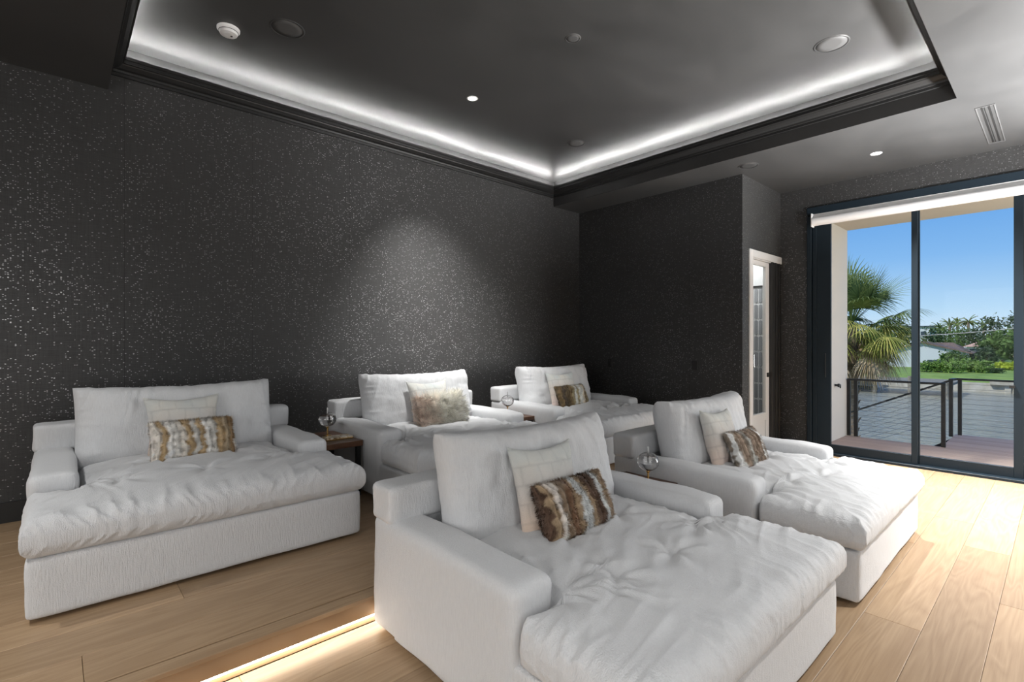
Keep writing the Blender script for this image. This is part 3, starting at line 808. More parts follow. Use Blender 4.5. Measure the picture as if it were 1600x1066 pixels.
# ------------------------------------------------------------------ sliding glass door
sl = bpy.data.objects.new('door_2', None); C.objects.link(sl); sl['kind'] = 'structure'
bm = bmesh.new()
bx(bm, XR - .03, XR + .2, SY0, SY1, SZ - .09, SZ, .004, 1)
bx(bm, XR - .03, XR + .2, SY1 - .05, SY1, 0, SZ - .115, .004, 1); bx(bm, XR - .03, XR + .2, SY0, SY0 + .05, 0, SZ - .115, .004, 1)
bx(bm, XR - .03, XR + .2, SY0, SY1, -.06, .03, .004, 1)
obj('outer_frame', bm, M['frame'], sl)
def panel(y0, y1, x, st=.055, stl=None):
    t_ = bpy.data.objects.new('sliding_panel', None)
    bm = bmesh.new(); a, b = stl or (st, st)
    bx(bm, x, x + .04, y0, y0 + a, .03, SZ - .115, .003, 1); bx(bm, x, x + .04, y1 - b, y1, .03, SZ - .115, .003, 1)
    bx(bm, x, x + .04, y0 + a, y1 - b, .03, .13, .002, 1); bx(bm, x, x + .04, y0 + a, y1 - b, SZ - .2, SZ - .115, .002, 1)
    o = obj('sash', bm, M['frame'], sl)
    box('glass_pane', x + .017, x + .023, y0 + a, y1 - b, .13, SZ - .2, M['pane'], o)
    return o
panel(1.09, 2.13, XR + .02, stl=(.055, .20))
panel(0.27, 1.135, XR + .07, stl=(.07, .055))
panel(-0.62, 0.33, XR + .12, stl=(.055, .085))
panel(-1.6, -0.58, XR + .07); panel(-2.6, -1.56, XR + .02)
bm = bmesh.new()
for k in range(3): bx(bm, XR + .0 + .06 * k, XR + .04 + .06 * k, SY1 - .10 - .045 * k, SY1 - .055 - .045 * k, .03, SZ - .115, .003, 1)
obj('stacked_stiles', bm, M['frame'], sl)
bm = bmesh.new(); bx(bm, XR - .012, XR + .0, 1.975, 1.985, .95, 1.25, .003, 1)
obj('pull', bm, M['rail'], sl)
box('door_lock', XR + .035, XR + .07, .33, .37, .93, .955, M['black'], sl)
# roller shade
t = empty('roller_shade', (XR - .10, 0, SZ - .235), 'white roller shade rolled up along the top of the sliding glass door', 'shade')
bm = bmesh.new(); bx(bm, .07, .085, SY0 + .1, SY1 - .06, -.0, .145); cyl(bm, (.03, SY0 + .1, .03), (.03, SY1 - .08, .045), .05, 24); obj('shade_cloth', bm, M['shade'], t)
bm = bmesh.new(); bx(bm, .0, .09, SY1 - .08, SY1 - .065, -.02, .145, .004, 1); obj('end_bracket', bm, M['plastic'], t)

# ------------------------------------------------------------------ things on ceiling and walls
def recessed(x, y, z, r, label, m, ring=None, name='ceiling_speaker', cat='speaker', grp='flush ceiling speakers'):
    t = empty(name, (x, y, z), label, cat, grp)
    bm = bmesh.new(); lathe(bm, [(r * .93, .02), (r * .93, -.004), (r, -.004), (r + .006, 0.0), (r + .006, .02)], 48)
    obj('trim_ring', bm, ring or M['ceiling'], t, smooth=False)
    bm = bmesh.new(); lathe(bm, [(0, -.003), (r * .5, -.003), (r * .9, -.001), (r * .92, .012)], 48)
    obj('grille', bm, m, t, smooth=True)
    return t
def px2ceil(px, py, z):
    off = (px - 800) / 785; t_ = (z - 1.4) * 785 / (532 - py)
    a = math.radians(47.7); F = (math.cos(a), math.sin(a)); R = (math.sin(a), -math.cos(a))
    return t_ * (F[0] + off * R[0]), t_ * (F[1] + off * R[1])
for (p, z, r, lab) in (((1299, 68), ZT, .115, 'round ceiling speaker in the brightest part of the tray near the soffit corner'),
                       ((449, 44), ZT, .115, 'round dark ceiling speaker beside the smoke detector'),
                       ((900, 223), ZT, .10, 'round ceiling speaker near the far corner of the tray'),
                       ((1169, 258), ZL, .10, 'round speaker on the lower ceiling above the glazed door wall')):
    x, y = px2ceil(*p, z); recessed(x, y, z, r, lab, M['grille'] if z == ZT else M['ceiling'], M['ceiling'])
x, y = px2ceil(895, 59, ZT)
t = recessed(x, y, ZT, .055, 'small unlit round cap on the tray ceiling right of the lit downlight', M['grille'], M['grille'], 'occupancy_sensor', 'sensor', None)
def downlight(x, y, z, power, label, ang=95, blend=.6, d=(0, 0, -1)):
    t = empty('downlight', (x, y, z), label, 'light', 'recessed downlights')
    bm = bmesh.new(); lathe(bm, [(.036, .03), (.036, -.003), (.05, -.003), (.053, 0), (.053, .02)], 32); obj('trim_ring', bm, M['plastic'], t)
    bm = bmesh.new(); lathe(bm, [(0, -.001), (.036, -.001), (.036, .01)], 24); obj('lens', bm, M['downlight'], t)
    l = lamp('downlight_beam', 'SPOT', (x, y, z - .012), d, power, (1, .985, .96), spot_size=math.radians(ang), spot_blend=blend, shadow_soft_size=.03)
    return t
x, y = px2ceil(738, 153, ZT); downlight(x, y, ZT, 640, 'lit round downlight in the middle of the dark tray ceiling', 68, 1.0, (0.14, .42, -1))
x, y = px2ceil(1369, 239, ZL); downlight(x, y, ZL, 1250, 'lit round downlight above the sliding door', 96, 1.0, (0, -.42, -1))
for (x, y, p_, l_) in ((6.2, -.6, 1350, 'outside the frame above the sliding door'), (4.2, -.6, 620, 'right of the camera'), (1.3, -.6, 130, 'directly behind the camera'), (-1.2, 1.4, 230, 'left of the camera'), (-1.2, 3.6, 150, 'beyond the left edge of the view')):
    downlight(x, y, ZL, p_, 'unseen added downlight on the lower ceiling ' + l_, 100 if p_ > 400 else 110, 1.0)  # unseen downlights added to brighten the floor and loungers
x, y = px2ceil(357, 44, ZT)
t = empty('smoke_detector', (x, y, ZT), 'round white smoke detector on the dark tray ceiling', 'detector')
bm = bmesh.new(); lathe(bm, [(.075, 0), (.075, -.012), (.066, -.02), (.062, -.022), (.062, -.03), (.056, -.042), (.03, -.047), (0, -.047)], 40); o_ = obj('housing', bm, M['plastic'], t)
bm = bmesh.new(); lathe(bm, [(.0622, -.0225), (.0645, -.0235), (.0645, -.0255), (.0622, -.0265)], 40); obj('vent_band', bm, M['grille'], t)
bm = bmesh.new(); cyl(bm, (.02, 0, -.044), (.02, 0, -.05), .008, 12); obj('test_button', bm, M['grille'], t)
# linear air slot
t = empty('air_vent', (6.2, .55, ZL), 'narrow linear air slot in the pale lower ceiling', 'vent')
xa, ya = px2ceil(1540, 166, ZL); xb, yb = px2ceil(1557, 220, ZL)
t.location = ((xa + xb) / 2, (ya + yb) / 2, ZL)
Lh = abs(xb - xa) / 2 if abs(xb - xa) > abs(yb - ya) else abs(yb - ya) / 2
bm = bmesh.new(); bx(bm, -Lh - .03, Lh + .03, -.06, -.052, -.006, .01); bx(bm, -Lh - .03, Lh + .03, .052, .06, -.006, .01); bx(bm, -Lh - .03, -Lh - .02, -.052, .052, -.006, .01); bx(bm, Lh + .02, Lh + .03, -.052, .052, -.006, .01)
obj('vent_frame', bm, M['grille'], t)
for k, w_ in ((-.022, .012), (.006, .004), (.022, .012)):
    box('slot', -Lh, Lh, k - w_ / 2, k + w_ / 2, -.0035, .01, M['black'], t)
# switch plates on the far wall
def px2wall_x(px, py, X):
    off = (px - 800) / 785; a = math.radians(47.7); F = (math.cos(a), math.sin(a)); R = (math.sin(a), -math.cos(a))
    t_ = X / (F[0] + off * R[0]); return t_ * (F[1] + off * R[1]), 1.4 + (532 - py) / 785 * t_
for p, lab in (((1085, 570), 'black switch plate on the dark far wall, nearer the glazed door'), ((953, 566), 'black switch plate on the dark far wall, nearer the corner')):
    yy, zz = px2wall_x(*p, XF)
    t = empty('switch_plate', (XF, yy, zz), lab, 'switch', 'black switch plates')
    box('plate', -.007, 0, -.036, .036, -.058, .058, M['black'], t, .003, 1)
    box('rocker', -.011, -.006, -.016, .016, -.034, .034, M['black'], t, .002, 1)

# ================================================================== FURNITURE
build_loungers()
cols = ['brown', 'light', 'olive', 'brown', 'grey']
sq_lab = ['pale pinkish grey square fur cushion on the far left lounger, behind the striped one',
          'pale cream square cushion mostly hidden behind the long-haired fluffy one',
          'pale square fur cushion on the lounger in the back corner',
          'pale square fur cushion with patchwork seams on the nearest lounger',
          'pale square fur cushion on the lounger nearest the sliding door']
lb_lab = ['tan and white striped fur lumbar cushion on the far left lounger', '',
          'olive brown striped fur lumbar cushion on the back corner lounger',
          'dark brown and white striped fur lumbar cushion on the nearest lounger',
          'grey and brown striped fur lumbar cushion on the lounger nearest the sliding door']
sqx = [.765, .78, .69, .675, .62]; lbx = [.80, .82, .71, .735, .735]
pals = [PAL_LIGHT, None, PAL_OLIVE, PAL_BROWN, PAL_GREY]
for i, (loc, _, _) in enumerate(lounger_specs):
    X, Y, Z = loc
    square((X + sqx[i], Y + 1.02, Z + .665), (math.radians(-17), math.radians((0, 0, 0, 2, 3)[i]), math.radians((0, 0, -4, 0, 0)[i])), i + 21, sq_lab[i])
    if i == 1: fluffy((X + lbx[i], Y + .885, Z + .60), (math.radians(-22), 0, 0), 5, 'long-haired fluffy cream and blush lumbar cushion')
    else: lumbar((X + lbx[i], Y + .885, Z + .595), (math.radians(-26), 0, 0), pals[i], i + 3, lb_lab[i])

def side_table(x0, x1, y0, y1, z, label):
    t = empty('side_table', ((x0 + x1) / 2, (y0 + y1) / 2, z), label, 'table', 'walnut side tables between the loungers')
    hx, hy = (x1 - x0) / 2, (y1 - y0) / 2
    box('table_top', -hx, hx, -hy, hy, .405, .45, M['walnut'], t, .004, 2)
    for sx_ in (-1, 1):
        for sy_ in (-1, 1):
            box('leg', sx_ * (hx - .03) - .018, sx_ * (hx - .03) + .018, sy_ * (hy - .03) - .018, sy_ * (hy - .03) + .018, 0, .405, M['black'], t, .002, 1)
    return t
side_table(1.49, 1.865, 3.86, 4.45, .14, 'walnut side table holding the stone tray between the far left loungers')
side_table(3.475, 3.845, 3.86, 4.45, .14, 'side table beside the back corner lounger, one front corner in view')
side_table(2.745, 3.085, 1.74, 2.15, 0, 'side table hidden behind the nearest lounger, between the two front ones')

def oil_lamp(x, y, z, label):
    t = empty('oil_lamp', (x, y, z), label, 'ornament', 'clear glass globe ornaments on brass stems')
    bm = bmesh.new(); lathe(bm, [(0, 0), (.036, 0), (.036, .012), (.03, .016), (.007, .02), (.006, .075), (.013, .083), (.013, .09), (0, .09)], 32); obj('brass_stem', bm, M['brass'], t, smooth=False)
    r, c = .072, .150
    outer = [(max(r * math.sin(a), .0) , c - r * .86 * math.cos(a)) for a in np.linspace(0, PI - .14, 24)]
    outer[0] = (0, outer[0][1])
    neck = [(.0085, c + r * .86 + .0)]
    inner_n = [(.0062, c + r * .86 - .001)]
    ri = r - .0035
    inner = [(max(ri * math.sin(a), 0), c - ri * .86 * math.cos(a)) for a in np.linspace(PI - .12, 0, 24)]
    inner[-1] = (0, inner[-1][1])
    bm = bmesh.new(); lathe(bm, outer + neck + inner_n + inner, 48); obj('glass_globe', bm, M['bulb'], t, smooth=True)
    bm = bmesh.new(); zn = c + r * .86; lathe(bm, [(0, zn - .02), (.0058, zn - .02), (.0058, zn + .034), (.004, zn + .037), (0, zn + .037)], 20)
    obj('wick_tube', bm, M['frosted'], t, smooth=True)
    ro = r - .0034; zl = c + .03
    a1 = math.acos(-(zl - c) / (ro * .86))
    pr = [(max(ro * math.sin(a), 0), c - ro * .86 * math.cos(a)) for a in np.linspace(0, a1, 20)]; pr[0] = (0, pr[0][1]); pr.append((0, zl))
    bm = bmesh.new(); lathe(bm, pr, 40); obj('oil', bm, M['oil'], t, smooth=True)
    return t
oil_lamp(1.70, 4.18, .59, 'clear glass globe on a brass stem beside the amber stone tray')
oil_lamp(3.70, 4.14, .59, 'clear glass globe at the left arm of the back corner lounger')
oil_lamp(2.915, 1.86, .45, 'clear glass globe rising behind the nearest lounger, before the one by the glass door')
t = empty('stone_tray', (1.70, 4.07, .59), 'small amber stone tray with brass edge beside the glass globe', 'tray')
t.location = (1.735, 4.06, .59)
box('slab', -.11, .11, -.055, .055, .006, .02, M['marble'], t, .002, 1)
box('edge', -.115, .115, -.06, .06, 0, .007, M['brass'], t, .001, 1)

# ================================================================== OUTSIDE
deck = struct(box('deck', XR + .22, 9.5, YFr, 2.38, -.32, -.155, M['rail']))
deck2 = struct(box('deck.001', 9.5, 10.95, YFr, 1.2, -.32, -.155, M['rail']))
x = XR + .22
while x < 10.9:
    x1_ = min(x + .14, 10.95); ye = 2.38 if x1_ < 9.55 else 1.2
    bm = bmesh.new(); cx, hy = (x + x1_) / 2, (ye - YFr) / 2
    bx(bm, -(x1_ - x) / 2 + .003, (x1_ - x) / 2 - .003, -hy, hy, -.025, 0, .003, 1)
    obj('deck_board', bm, M['deck'], deck, (cx, YFr + hy, -.13)); x += .14
struct(box('wall_terrace', XR + .22, 9.56, 2.38, 2.7, -2.6, 3.3, M['stucco']))
struct(box('terrace_roof', XR + .22, 9.56, YFr, 2.7, 3.2, 3.5, M['soffit']))
t = empty('hose_tap', (8.9, 2.38, .72), 'small dark wall tap on the stucco terrace wall', 'tap')
bm = bmesh.new(); cyl(bm, (0, 0, 0), (0, -.05, 0), .016, 12); cyl(bm, (0, -.05, 0), (.09, -.05, 0), .011, 12); cyl(bm, (.09, -.05, .0), (.09, -.05, -.05), .010, 12); cyl(bm, (-.02, -.07, .0), (-.02, -.045, 0), .028, 12)
obj('spout', bm, M['rail'], t)

rl = empty('balcony_railing', (9.5, 0, -.13), 'dark bronze deck railing with steel cables in front of the canal', 'railing')
RH = .91
def post(x, y, z0=0, z1=RH, w=.05): return box('post', x - 9.5 - w / 2, x - 9.5 + w / 2, y - w / 2, y + w / 2, z0, z1, M['rail'], rl, .002, 1)
def bar(p, q, name='top_rail', w=.055, h=.03, m=None):
    p, q = Vector(p), Vector(q); d = q - p
    bm = bmesh.new(); bx(bm, -w / 2, w / 2, -d.length / 2, d.length / 2, -h / 2, h / 2)
    o = obj(name, bm, m or M['rail'], rl); o.location = (p + q) / 2; o.rotation_euler = d.to_track_quat('Y', 'Z').to_euler(); return o
def cables(p, q, n=10):
    for k in range(n):
        dz = Vector((0, 0, -(k + 1) * .08)); bm = bmesh.new(); cyl(bm, Vector(p) + dz, Vector(q) + dz, .0028, 6); obj('cable', bm, M['cable'], rl)
post(9.52, 2.25); post(9.47, 1.17); post(10.62, 1.22); post(10.88, 1.14); post(10.88, -.2); post(10.88, -1.6); post(9.56, 2.36 - .0)
bar((0, 2.36, RH), (0, 1.15, RH)); cables((0, 2.3, RH), (0, 1.2, RH))
bar((1.38, 1.2, RH), (1.38, -2.9, RH)); cables((1.38, 1.14, RH), (1.38, -2.9, RH))
bar((1.1, 1.22, RH), (1.38, 1.2, RH))
cables((0.0, 1.17, RH), (1.12, 1.22, RH), 0)
# stair running down beside the deck
bar((1.12, 1.2, RH), (1.12, 4.4, -.62), 'hand_rail', .045, .03); bar((.32, 1.35, RH - .02), (.32, 4.4, -.66), 'hand_rail', .045, .03) if False else None
for k in range(3): post(10.62, 2.45 + k * .8, -.9 - .38 * k, RH - .43 * (1.25 + k * .8) / .9 * .99 + .0, .05) if False else None
post(10.62, 3.05, -1.7, -.02)
cables((1.12, 1.25, RH), (1.12, 4.4, -.62), 8)
st = empty('deck_stairs', (10.11, 1.2, -.13), 'steps going down from the deck beside the railing', 'stairs')
for k in range(8): box('tread', -.5, .5, .27 * k, .27 * k + .28, -.19 * (k + 1) - .03, -.19 * (k + 1), M['deck'], st)
for sx_ in (-.52, .5):
    bm = bmesh.new(); vs = [bm.verts.new((sx_ + a, b, c)) for a in (0, .03) for (b, c) in ((0, -.02), (2.2, -1.56), (2.2, -1.86), (0, -.32))]
    bm.faces.new(vs[:4]); bm.faces.new(vs[4:][::-1])
    for i in range(4): bm.faces.new((vs[i], vs[(i + 1) % 4], vs[4 + (i + 1) % 4], vs[4 + i]))
    bmesh.ops.recalc_face_normals(bm, faces=bm.faces); obj('stringer', bm, M['rail'], st)

struct(box('ground', XLft, 14, -30, 40, -3.4, -2.5, M['lawn']))
wt_ = struct(box('canal_water', 13, 50.2, -80, 120, -3.2, -2.3, M['water']))
bpy.data.objects['ground'].scale = (1, 1, 1)
# far bank
bm = bmesh.new()
vs = [bm.verts.new(p) for p in ((50.3, -60, -1.62), (50.3, 110, -1.62), (53, 110, -1.36), (53, -60, -1.36), (62, -60, -1.3), (62, 110, -1.3), (260, -60, -1.3), (260, 110, -1.3), (260, -60, -3), (260, 110, -3), (50.3, -60, -3), (50.3, 110, -3))]
for f in ((0, 1, 2, 3), (3, 2, 5, 4), (4, 5, 7, 6), (6, 7, 9, 8), (8, 9, 11, 10), (10, 11, 1, 0)): bm.faces.new([vs[i] for i in f])
bmesh.ops.recalc_face_normals(bm, faces=bm.faces)
struct(obj('far_lawn', bm, M['lawn']))
sw = struct(box('seawall', 49.9, 50.35, -60, 110, -3, -1.66, M['seawall']))
for k in range(26):
    box('wall_panel', 49.80, 49.9, -8 + k * .42, -8 + k * .42 + .34, -3, -1.72, M['seawall'], sw, .02, 1)
box('wall_cap', 49.6, 50.4, -9, 3.6, -1.75, -1.45, M['seawall'], sw, .02, 1)

A_ = math.radians(47.7); FW = (math.cos(A_), math.sin(A_)); RT = (math.sin(A_), -math.cos(A_))
def at(px, t_): o_ = (px - 800) / 785; return t_ * (FW[0] + o_ * RT[0]), t_ * (FW[1] + o_ * RT[1])
def zat(py, t_): return 1.4 + (532 - py) / 785 * t_

def leaf_cloud(n, cen, rad, size, cols, seed, hollow=.4):
    r = np.random.RandomState(seed)
    d = r.normal(0, 1, (n, 3)); d /= np.linalg.norm(d, axis=1, keepdims=True)
    k = r.uniform(hollow, 1, n) ** .6
    lump = 1 + .35 * np.sin(d[:, 0] * 5 + seed) * np.cos(d[:, 1] * 4 + seed * 2) + .2 * np.sin(d[:, 2] * 7 + seed)
    P = d * (k * lump)[:, None] * np.array(rad) + np.array(cen)
    a = r.normal(0, 1, (n, 3)); a /= np.linalg.norm(a, axis=1, keepdims=True); b = np.cross(a, r.normal(0, 1, (n, 3))); b /= np.linalg.norm(b, axis=1, keepdims=True)
    s = size * r.uniform(.5, 1.2, n)[:, None]
    V = np.stack([P - a * s, P + b * s * .5, P + a * s, P - b * s * .5], 1).reshape(-1, 3)
    F = [(4 * i, 4 * i + 1, 4 * i + 2, 4 * i + 3) for i in range(n)]
    me = bpy.data.meshes.new('leaves'); me.from_pydata(V.tolist(), [], F)
    c0, c1 = np.array(cols[0]), np.array(cols[1]); f = r.uniform(0, 1, n)[:, None]
    setcol(me, np.repeat(c0 * (1 - f) + c1 * f, 4, axis=0)); return me

GREENS = [((.05, .10, .025), (.14, .22, .06)), ((.10, .19, .04), (.24, .36, .09)), ((.03, .06, .03), (.09, .13, .06)), ((.30, .40, .03), (.50, .55, .06))]
def tree(px, t_, py0, py1, rpx, gi, name, label, cat, n=900, grp=None, flat=1.0, size=None, seed=1):
    x, y = at(px, t_); zt, zb = zat(py0, t_), -1.33; r = rpx / 785 * t_
    t = empty(name, (x, y, zb), label, cat, grp)
    hgt = zt - zb; rz = hgt / 2 * flat if cat == 'bush' else min(hgt * .42, r * flat)
    cz = hgt - rz
    link('leaves', leaf_cloud(n, (0, 0, cz), (r, r, rz), size or r * .16, GREENS[gi], seed, .2), M['leaf'], t)
    bm = bmesh.new(); cyl(bm, (0, 0, -.3), (0, 0, cz), .12 * r ** .5, 8, .05)
    for k in range(4):
        a = k * 1.6 + seed; cyl(bm, (0, 0, cz * .5), (r * .5 * math.cos(a), r * .5 * math.sin(a), cz + rz * .2), .05, 6, .02)
    obj('trunk', bm, M['bark'], t)
G1 = 'trees on the far bank'; G2 = 'bushes along the far lawn'
for a in ((1458, 84, 512, 13, 2, 'dense_tree', 'dark round tree just right of the middle door stile', 700, 2),
          (1478, 96, 511, 13, 0, 'dense_tree', 'green tree in the gap left of the skyline palms', 700, 3),
          (1503, 104, 510, 15, 0, 'dense_tree', 'green tree between the two skyline palm pairs', 900, 4),
          (1524, 96, 512, 13, 2, 'dense_tree', 'dark green tree right of the tallest skyline palm', 900, 8),
          (1552, 82, 489, 17, 2, 'open_tree', 'tall open-branched dark tree against the sky', 420, 5),
          (1584, 76, 488, 16, 2, 'open_tree', 'tall open-branched dark tree at the right door stile', 420, 6),
          (1566, 60, 518, 24, 0, 'broad_tree', 'broad green tree above the clipped yellow hedge', 2000, 7),
          (1543, 66, 524, 14, 2, 'broad_tree', 'smaller dark green tree left of the broad one', 1200, 27),
          (1604, 66, 508, 22, 0, 'broad_tree', 'broad green tree partly behind the right door stile', 1200, 17),
          (1412, 74, 505, 15, 2, 'dense_tree', 'dark tree behind the tips of the near palm fronds', 900, 9),
          (1375, 84, 514, 28, 0, 'dense_tree', 'green tree mass far behind the near palm', 1600, 18)):
    tree(a[0], a[1], a[2], 0, a[3], a[4], a[5], a[6], 'tree', n=a[7], grp=G1, seed=a[8], flat=1.25)
for a in ((1488, 47.5, 546, 17, 0, 'dark green shrub before the white gable house', 10), (1512, 49.5, 547, 17, 2, 'dark shrub below the terracotta roof', 11),
          (1447, 44.5, 563, 11, 1, 'low green shrub at the left foot of the white gable wall', 12), (1467, 44, 562, 12, 1, 'low light green shrub before the short dark fence', 13),
          (1489, 43, 561, 13, 1, 'low light green shrub in front of the dark one', 19), (1512, 44, 560, 13, 1, 'low green shrub at the right end of the row', 20),
          (1535, 43, 563, 13, 1, 'green shrub at the left end of the yellow hedge', 14), (1556, 42.5, 574, 9, 2, 'dark shrub below the yellow hedge', 16),
          (1538, 54, 542, 16, 2, 'dark bush between the terracotta roof and the broad tree', 21), (1598, 43, 573, 10, 1, 'green shrub right of the yellow hedge', 22)):
    tree(a[0], a[1], a[2], 0, a[3], a[4], 'garden_bush', a[5], 'bush', n=1000, grp=G2, seed=a[6], flat=1)
tree(1572, 47, 566, 0, 15, 3, 'clipped_hedge', 'bright yellow-green hedge on the far bank', 'bush', seed=15, n=1600)
tree(1590, 51, 564, 0, 9, 3, 'clipped_hedge', 'yellow-green hedge end at the right door stile', 'bush', seed=25, n=900)

def frond_mesh_fan(seed, npet, R, cen, trunk=False):
    """cabbage palm crown: fans of drooping leaflets, returned with vertex colours"""
    r = random.Random(seed); V = []; F = []; Cc = []
    def quad(a, b, c, d, col):
        k = len(V); V.extend([a, b, c, d]); F.append((k, k + 1, k + 2, k + 3)); Cc.extend([col] * 4)
    for f in range(npet):
        az = r.uniform(0, 2 * PI); e = math.radians(85 - 150 * ((f + .5) / npet) ** .85 + r.uniform(-8, 8))
        d = Vector((math.cos(az) * math.cos(e), math.sin(az) * math.cos(e), math.sin(e)))
        sd = d.cross(Vector((0, 0, 1))).normalized(); up = sd.cross(d).normalized()
        pl = R * r.uniform(.38, .80); cen_ = Vector(cen); tip = cen_ + d * pl + Vector((0, 0, -.06 * R))
        age = (f + .5) / npet
        if age < .42: c0 = (.10, .15, .045); c1 = (.22, .27, .09)
        elif age < .8: c0 = (.22, .25, .05); c1 = (.46, .42, .12)
        else: c0 = (.34, .25, .14); c1 = (.52, .42, .30)
        quad(cen_ - sd * .02, cen_ + sd * .02, tip + sd * .012, tip - sd * .012, c0)
        nl = 30
        for k in range(nl):
            a = (k / (nl - 1) - .5) * 2 * 1.75
            ld = (d * math.cos(a) + sd * math.sin(a) * .95 + up * (.25 * math.cos(a))).normalized()
            L = R * .60 * (1 - .28 * abs(a) / 1.75) * r.uniform(.9, 1.1); p = tip; w = .022
            wd = ld.cross(up).normalized()
            q = r.random(); col = tuple(c0[i] * (1 - q) + c1[i] * q for i in range(3))
            grav = .16 + .5 * age
            for s_ in range(4):
                ld2 = (ld + Vector((0, 0, -grav * (s_ + .3) * (.5 if age < .25 else 1)))).normalized(); p2 = p + ld2 * L / 4
                w2 = w * (.75 if s_ < 3 else .1)
                quad(p - wd * w, p + wd * w, p2 + wd * w2, p2 - wd * w2, col); p, w = p2, w2
    me = bpy.data.meshes.new('fronds'); me.from_pydata([tuple(v) for v in V], [], F); setcol(me, np.array(Cc)); return me

x, y = at(1330, 13.5); zc = zat(505, 13.5)
t = empty('fan_palm', (x, y, -2.5), 'large shaggy fan palm just beyond the deck, partly behind the stucco wall', 'palm')
link('fronds', frond_mesh_fan(4, 84, 1.55, (0, 0, zc + 2.5)), M['leaf'], t)
bm = bmesh.new(); cyl(bm, (0, 0, 0), (0, 0, zc + 2.5), .17, 14, .14)
for k in range(60):
    a = k * 2.4; z_ = .4 + k * (zc + 1.6) / 60; cyl(bm, (.13 * math.cos(a), .13 * math.sin(a), z_), (.22 * math.cos(a), .22 * math.sin(a), z_ + .14), .035, 5, .01)
obj('trunk', bm, M['bark'], t)
# skyline palms
def sky_palm(px, t_, py, pyb, seed, label):
    x, y = at(px, t_); zt, zb = zat(py, t_), -1.33
    t = empty('date_palm', (x, y, zb), label, 'palm', 'tall feathery palms on the skyline')
    r = random.Random(seed); V = []; F = []; Cc = []
    for f in range(26):
        az = r.uniform(0, 2 * PI); e = math.radians(r.uniform(-15, 75)); p = Vector((0, 0, zt - zb)); L = 2.2
        d = Vector((math.cos(az) * math.cos(e), math.sin(az) * math.cos(e), math.sin(e)))
        for s_ in range(6):
            d = (d + Vector((0, 0, -.22))).normalized(); q = p + d * L / 6; sd = d.cross(Vector((0, 0, 1))).normalized() * .2 * (1 - abs(s_ - 2.5) / 4)
            for sg in (-1, 1):
                k = len(V); V.extend([p, q, q + sd * sg + Vector((0, 0, -.12)), p + sd * sg + Vector((0, 0, -.12))]); F.append((k, k + 1, k + 2, k + 3)); Cc.extend([(.10 + .08 * r.random(), .14 + .08 * r.random(), .05)] * 4)
            p = q
    me = bpy.data.meshes.new('fronds'); me.from_pydata([tuple(v) for v in V], [], F); setcol(me, np.array(Cc)); link('fronds', me, M['leaf'], t)
    bm = bmesh.new(); cyl(bm, (0, 0, 0), (0, 0, zt - zb), .3, 8, .24); obj('trunk', bm, M['bark'], t)
sky_palm(1484, 112, 507, 560, 1, 'leftmost tall feathery palm on the skyline')
sky_palm(1496, 124, 505, 560, 2, 'second tall feathery palm from the left on the skyline')
sky_palm(1513, 112, 502, 560, 3, 'tallest feathery palm in the middle of the skyline')
sky_palm(1537, 118, 507, 560, 4, 'rightmost feathery palm on the skyline')
sky_palm(1468, 120, 512, 560, 5, 'low feathery palm over the brown roof')

# houses
def house(name, pxa, pxb, t_, py_r, py_e, py_b, roofm, label, depth=8, wing=None):
    xa, ya = at(pxa, t_); xb, yb = at(pxb, t_); X = (xa + xb) / 2; ze, zb, zr = zat(py_e, t_), -1.33, zat(py_r, t_)
    y0, y1 = min(ya, yb), max(ya, yb)
    t = empty(name, (X, (y0 + y1) / 2, zb), label, 'house', 'houses across the canal'); hy = (y1 - y0) / 2
    box('wall', 0, depth, -hy, hy, -.4, ze - zb, M['housewall'], t)
    bm = bmesh.new(); h0, h1 = ze - zb, zr - zb; e = .4
    v = [bm.verts.new(p) for p in ((-e, -hy - e, h0), (depth + e, -hy - e, h0), (depth + e, hy + e, h0), (-e, hy + e, h0), (depth / 2, -hy + 1.0, h1), (depth / 2, hy - 1.0, h1))]
    for f in ((0, 1, 4), (1, 2, 5, 4), (2, 3, 5), (3, 0, 4, 5), (3, 2, 1, 0)): bm.faces.new([v[i] for i in f])
    obj('roof', bm, roofm, t)
    for k in (-.5, .35): box('window', -.04, .02, hy * k - .5, hy * k + .5, (ze - zb) * .35, (ze - zb) * .85, M['bluedark'], t)
    return t
house('white_house', 1425, 1506, 58.5, 534.5, 549, 575, M['roof'], 'low white house with a brown hip roof across the canal', 6)
t = empty('gable_house', (*at(1440, 51.5), -1.33), 'white gable end with a thin dark edge at the foot of the brown roof', 'house', 'houses across the canal')
hg = zat(535, 50) + 1.33; he = zat(551, 50) + 1.33
bm = bmesh.new(); pr = [(3.6, -.4), (3.6, he), (0, hg), (-2.9, he), (-2.9, -.4)]
a_ = [bm.verts.new((0, -p[0], p[1])) for p in pr]; b_ = [bm.verts.new((4, -p[0], p[1])) for p in pr]
bm.faces.new(a_); bm.faces.new(b_[::-1])
for i in range(5): bm.faces.new((a_[i], a_[(i + 1) % 5], b_[(i + 1) % 5], b_[i]))
bmesh.ops.recalc_face_normals(bm, faces=bm.faces); obj('wall', bm, M['housewall'], t)
for (pa, pb) in (((3.9, he - .08), (0, hg + .02)), ((0, hg + .02), (-3.2, he - .08))):
    bm = bmesh.new(); v = [bm.verts.new((xx, -p[0], p[1] + dz)) for xx in (-.3, 4.3) for dz in (0, .12) for p in (pa, pb)]
    for f in ((0, 1, 3, 2), (4, 6, 7, 5), (0, 4, 5, 1), (2, 3, 7, 6), (0, 2, 6, 4), (1, 5, 7, 3)): bm.faces.new([v[i] for i in f])
    bmesh.ops.recalc_face_normals(bm, faces=bm.faces); obj('roof_slope', bm, M['roof'], t)
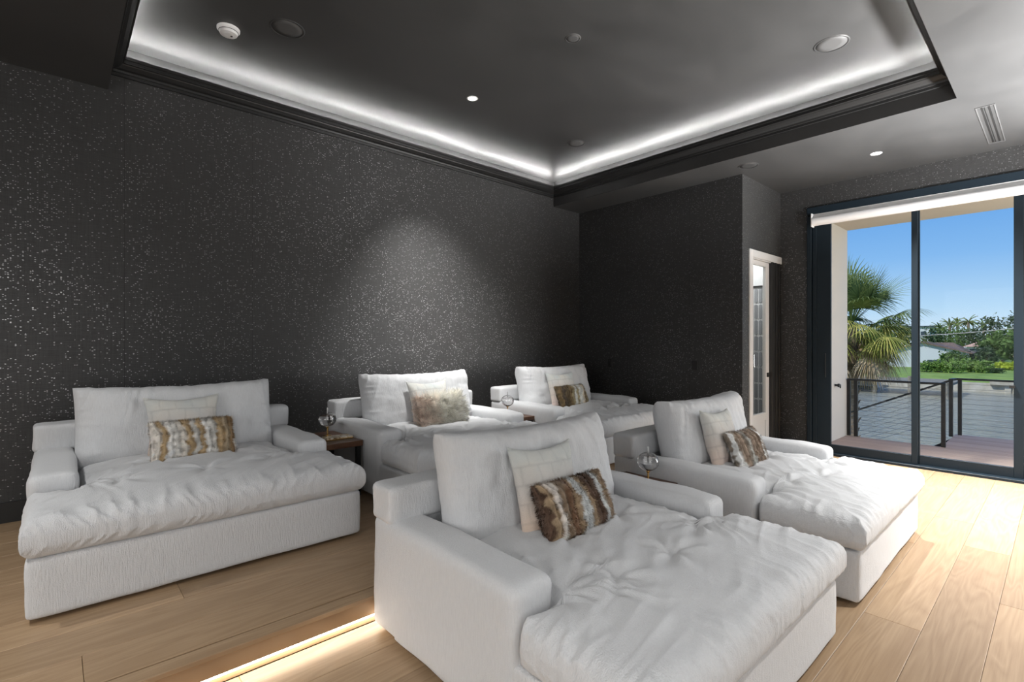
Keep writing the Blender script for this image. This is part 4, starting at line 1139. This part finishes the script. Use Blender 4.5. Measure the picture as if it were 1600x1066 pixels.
house('terracotta_house', 1508, 1552, 66, 533, 541, 562, M['pinkroof'], 'house with a pale terracotta roof behind the shrubs', 6)
t = empty('tall_building', (*at(1438, 150), -1.33), 'distant white building with a dark flat roof left of the palms', 'building')
h_ = zat(510, 150) + 1.33; box('wall', 0, 10, -2.2, 9, 0, h_, M['housewall'], t); box('roof', -.5, 10.5, -2.8, 9.5, h_, h_ + .3, M['bluedark'], t)
for k in range(3): box('window', -.06, .02, -1.4 + k * 2.4, -.1 + k * 2.4, h_ * .6, h_ * .8, M['bluedark'], t)
t = empty('garden_fence', (*at(1474, 48.0), -1.33), 'short dark fence at the right foot of the gable wall', 'fence')
for k in range(6): box('fence_board', 0, .05, -1.2 + k * .4, -.82 + k * .4, 0, .9, M['bluedark'], t)
box('fence_rail', .05, .09, -1.2, 1.18, .7, .78, M['bluedark'], t)
# dock with piles
x, y = at(1375, 36); 
t = empty('boat_dock', (x, y, -1.35), 'timber boat dock with piles at the far bank, behind the near palm', 'dock')
box('dock_deck', -.6, 3.5, -4, 7.5, -.15, 0, M['pile'], t)
for k, yy in enumerate((-3.7, -1.8, .2, 2.2, 4.4, 6.6)):
    bm = bmesh.new(); cyl(bm, (-.5, yy, -1.8), (-.5, yy, .35 if k % 2 else 0), .14, 10); obj('pile', bm, M['pile'], t)
t = empty('moored_boat', (x + 4.7, y + 3.4, -2.5), 'small white boat moored behind the timber dock', 'boat')
bm = bmesh.new(); secs = []
for s_ in range(9):
    f = s_ / 8; wv = .95 * (1 - max(0, f - .45) ** 2 * 3.2); wv = max(wv, .03)
    secs.append([bm.verts.new((wv * a, -2.4 + 4.8 * f, z_ + .25 * f)) for a, z_ in ((-1, .95), (-.85, .3), (0, 0), (.85, .3), (1, .95))])
for a, b in zip(secs, secs[1:]):
    for i in range(4): bm.faces.new((a[i], a[i + 1], b[i + 1], b[i]))
    bm.faces.new((a[4], a[0], b[0], b[4]))
bm.faces.new(secs[0]); bm.faces.new(secs[-1][::-1]); bmesh.ops.recalc_face_normals(bm, faces=bm.faces); obj('hull', bm, M['plastic'], t)
box('console', -.4, .4, -.5, .5, .9, 1.7, M['plastic'], t, .1, 2)
# power line
p0 = Vector((*at(1400, 54), zat(525, 54))); p1 = Vector((*at(1680, 44), zat(500, 44)))
cu = bpy.data.curves.new('power_line', 'CURVE'); cu.dimensions = '3D'; cu.bevel_depth = .03; sp = cu.splines.new('POLY'); sp.points.add(12)
for k in range(13):
    f = k / 12; p = p0.lerp(p1, f); p.z -= .5 * 4 * f * (1 - f) * .5; sp.points[k].co = (*p, 1)
me = bpy.data.meshes.new_from_object(bpy.data.objects.new('tmp', cu)); tag(link('power_line', me, M['cable']), 'thin overhead cable crossing in front of the skyline palms', 'cable')
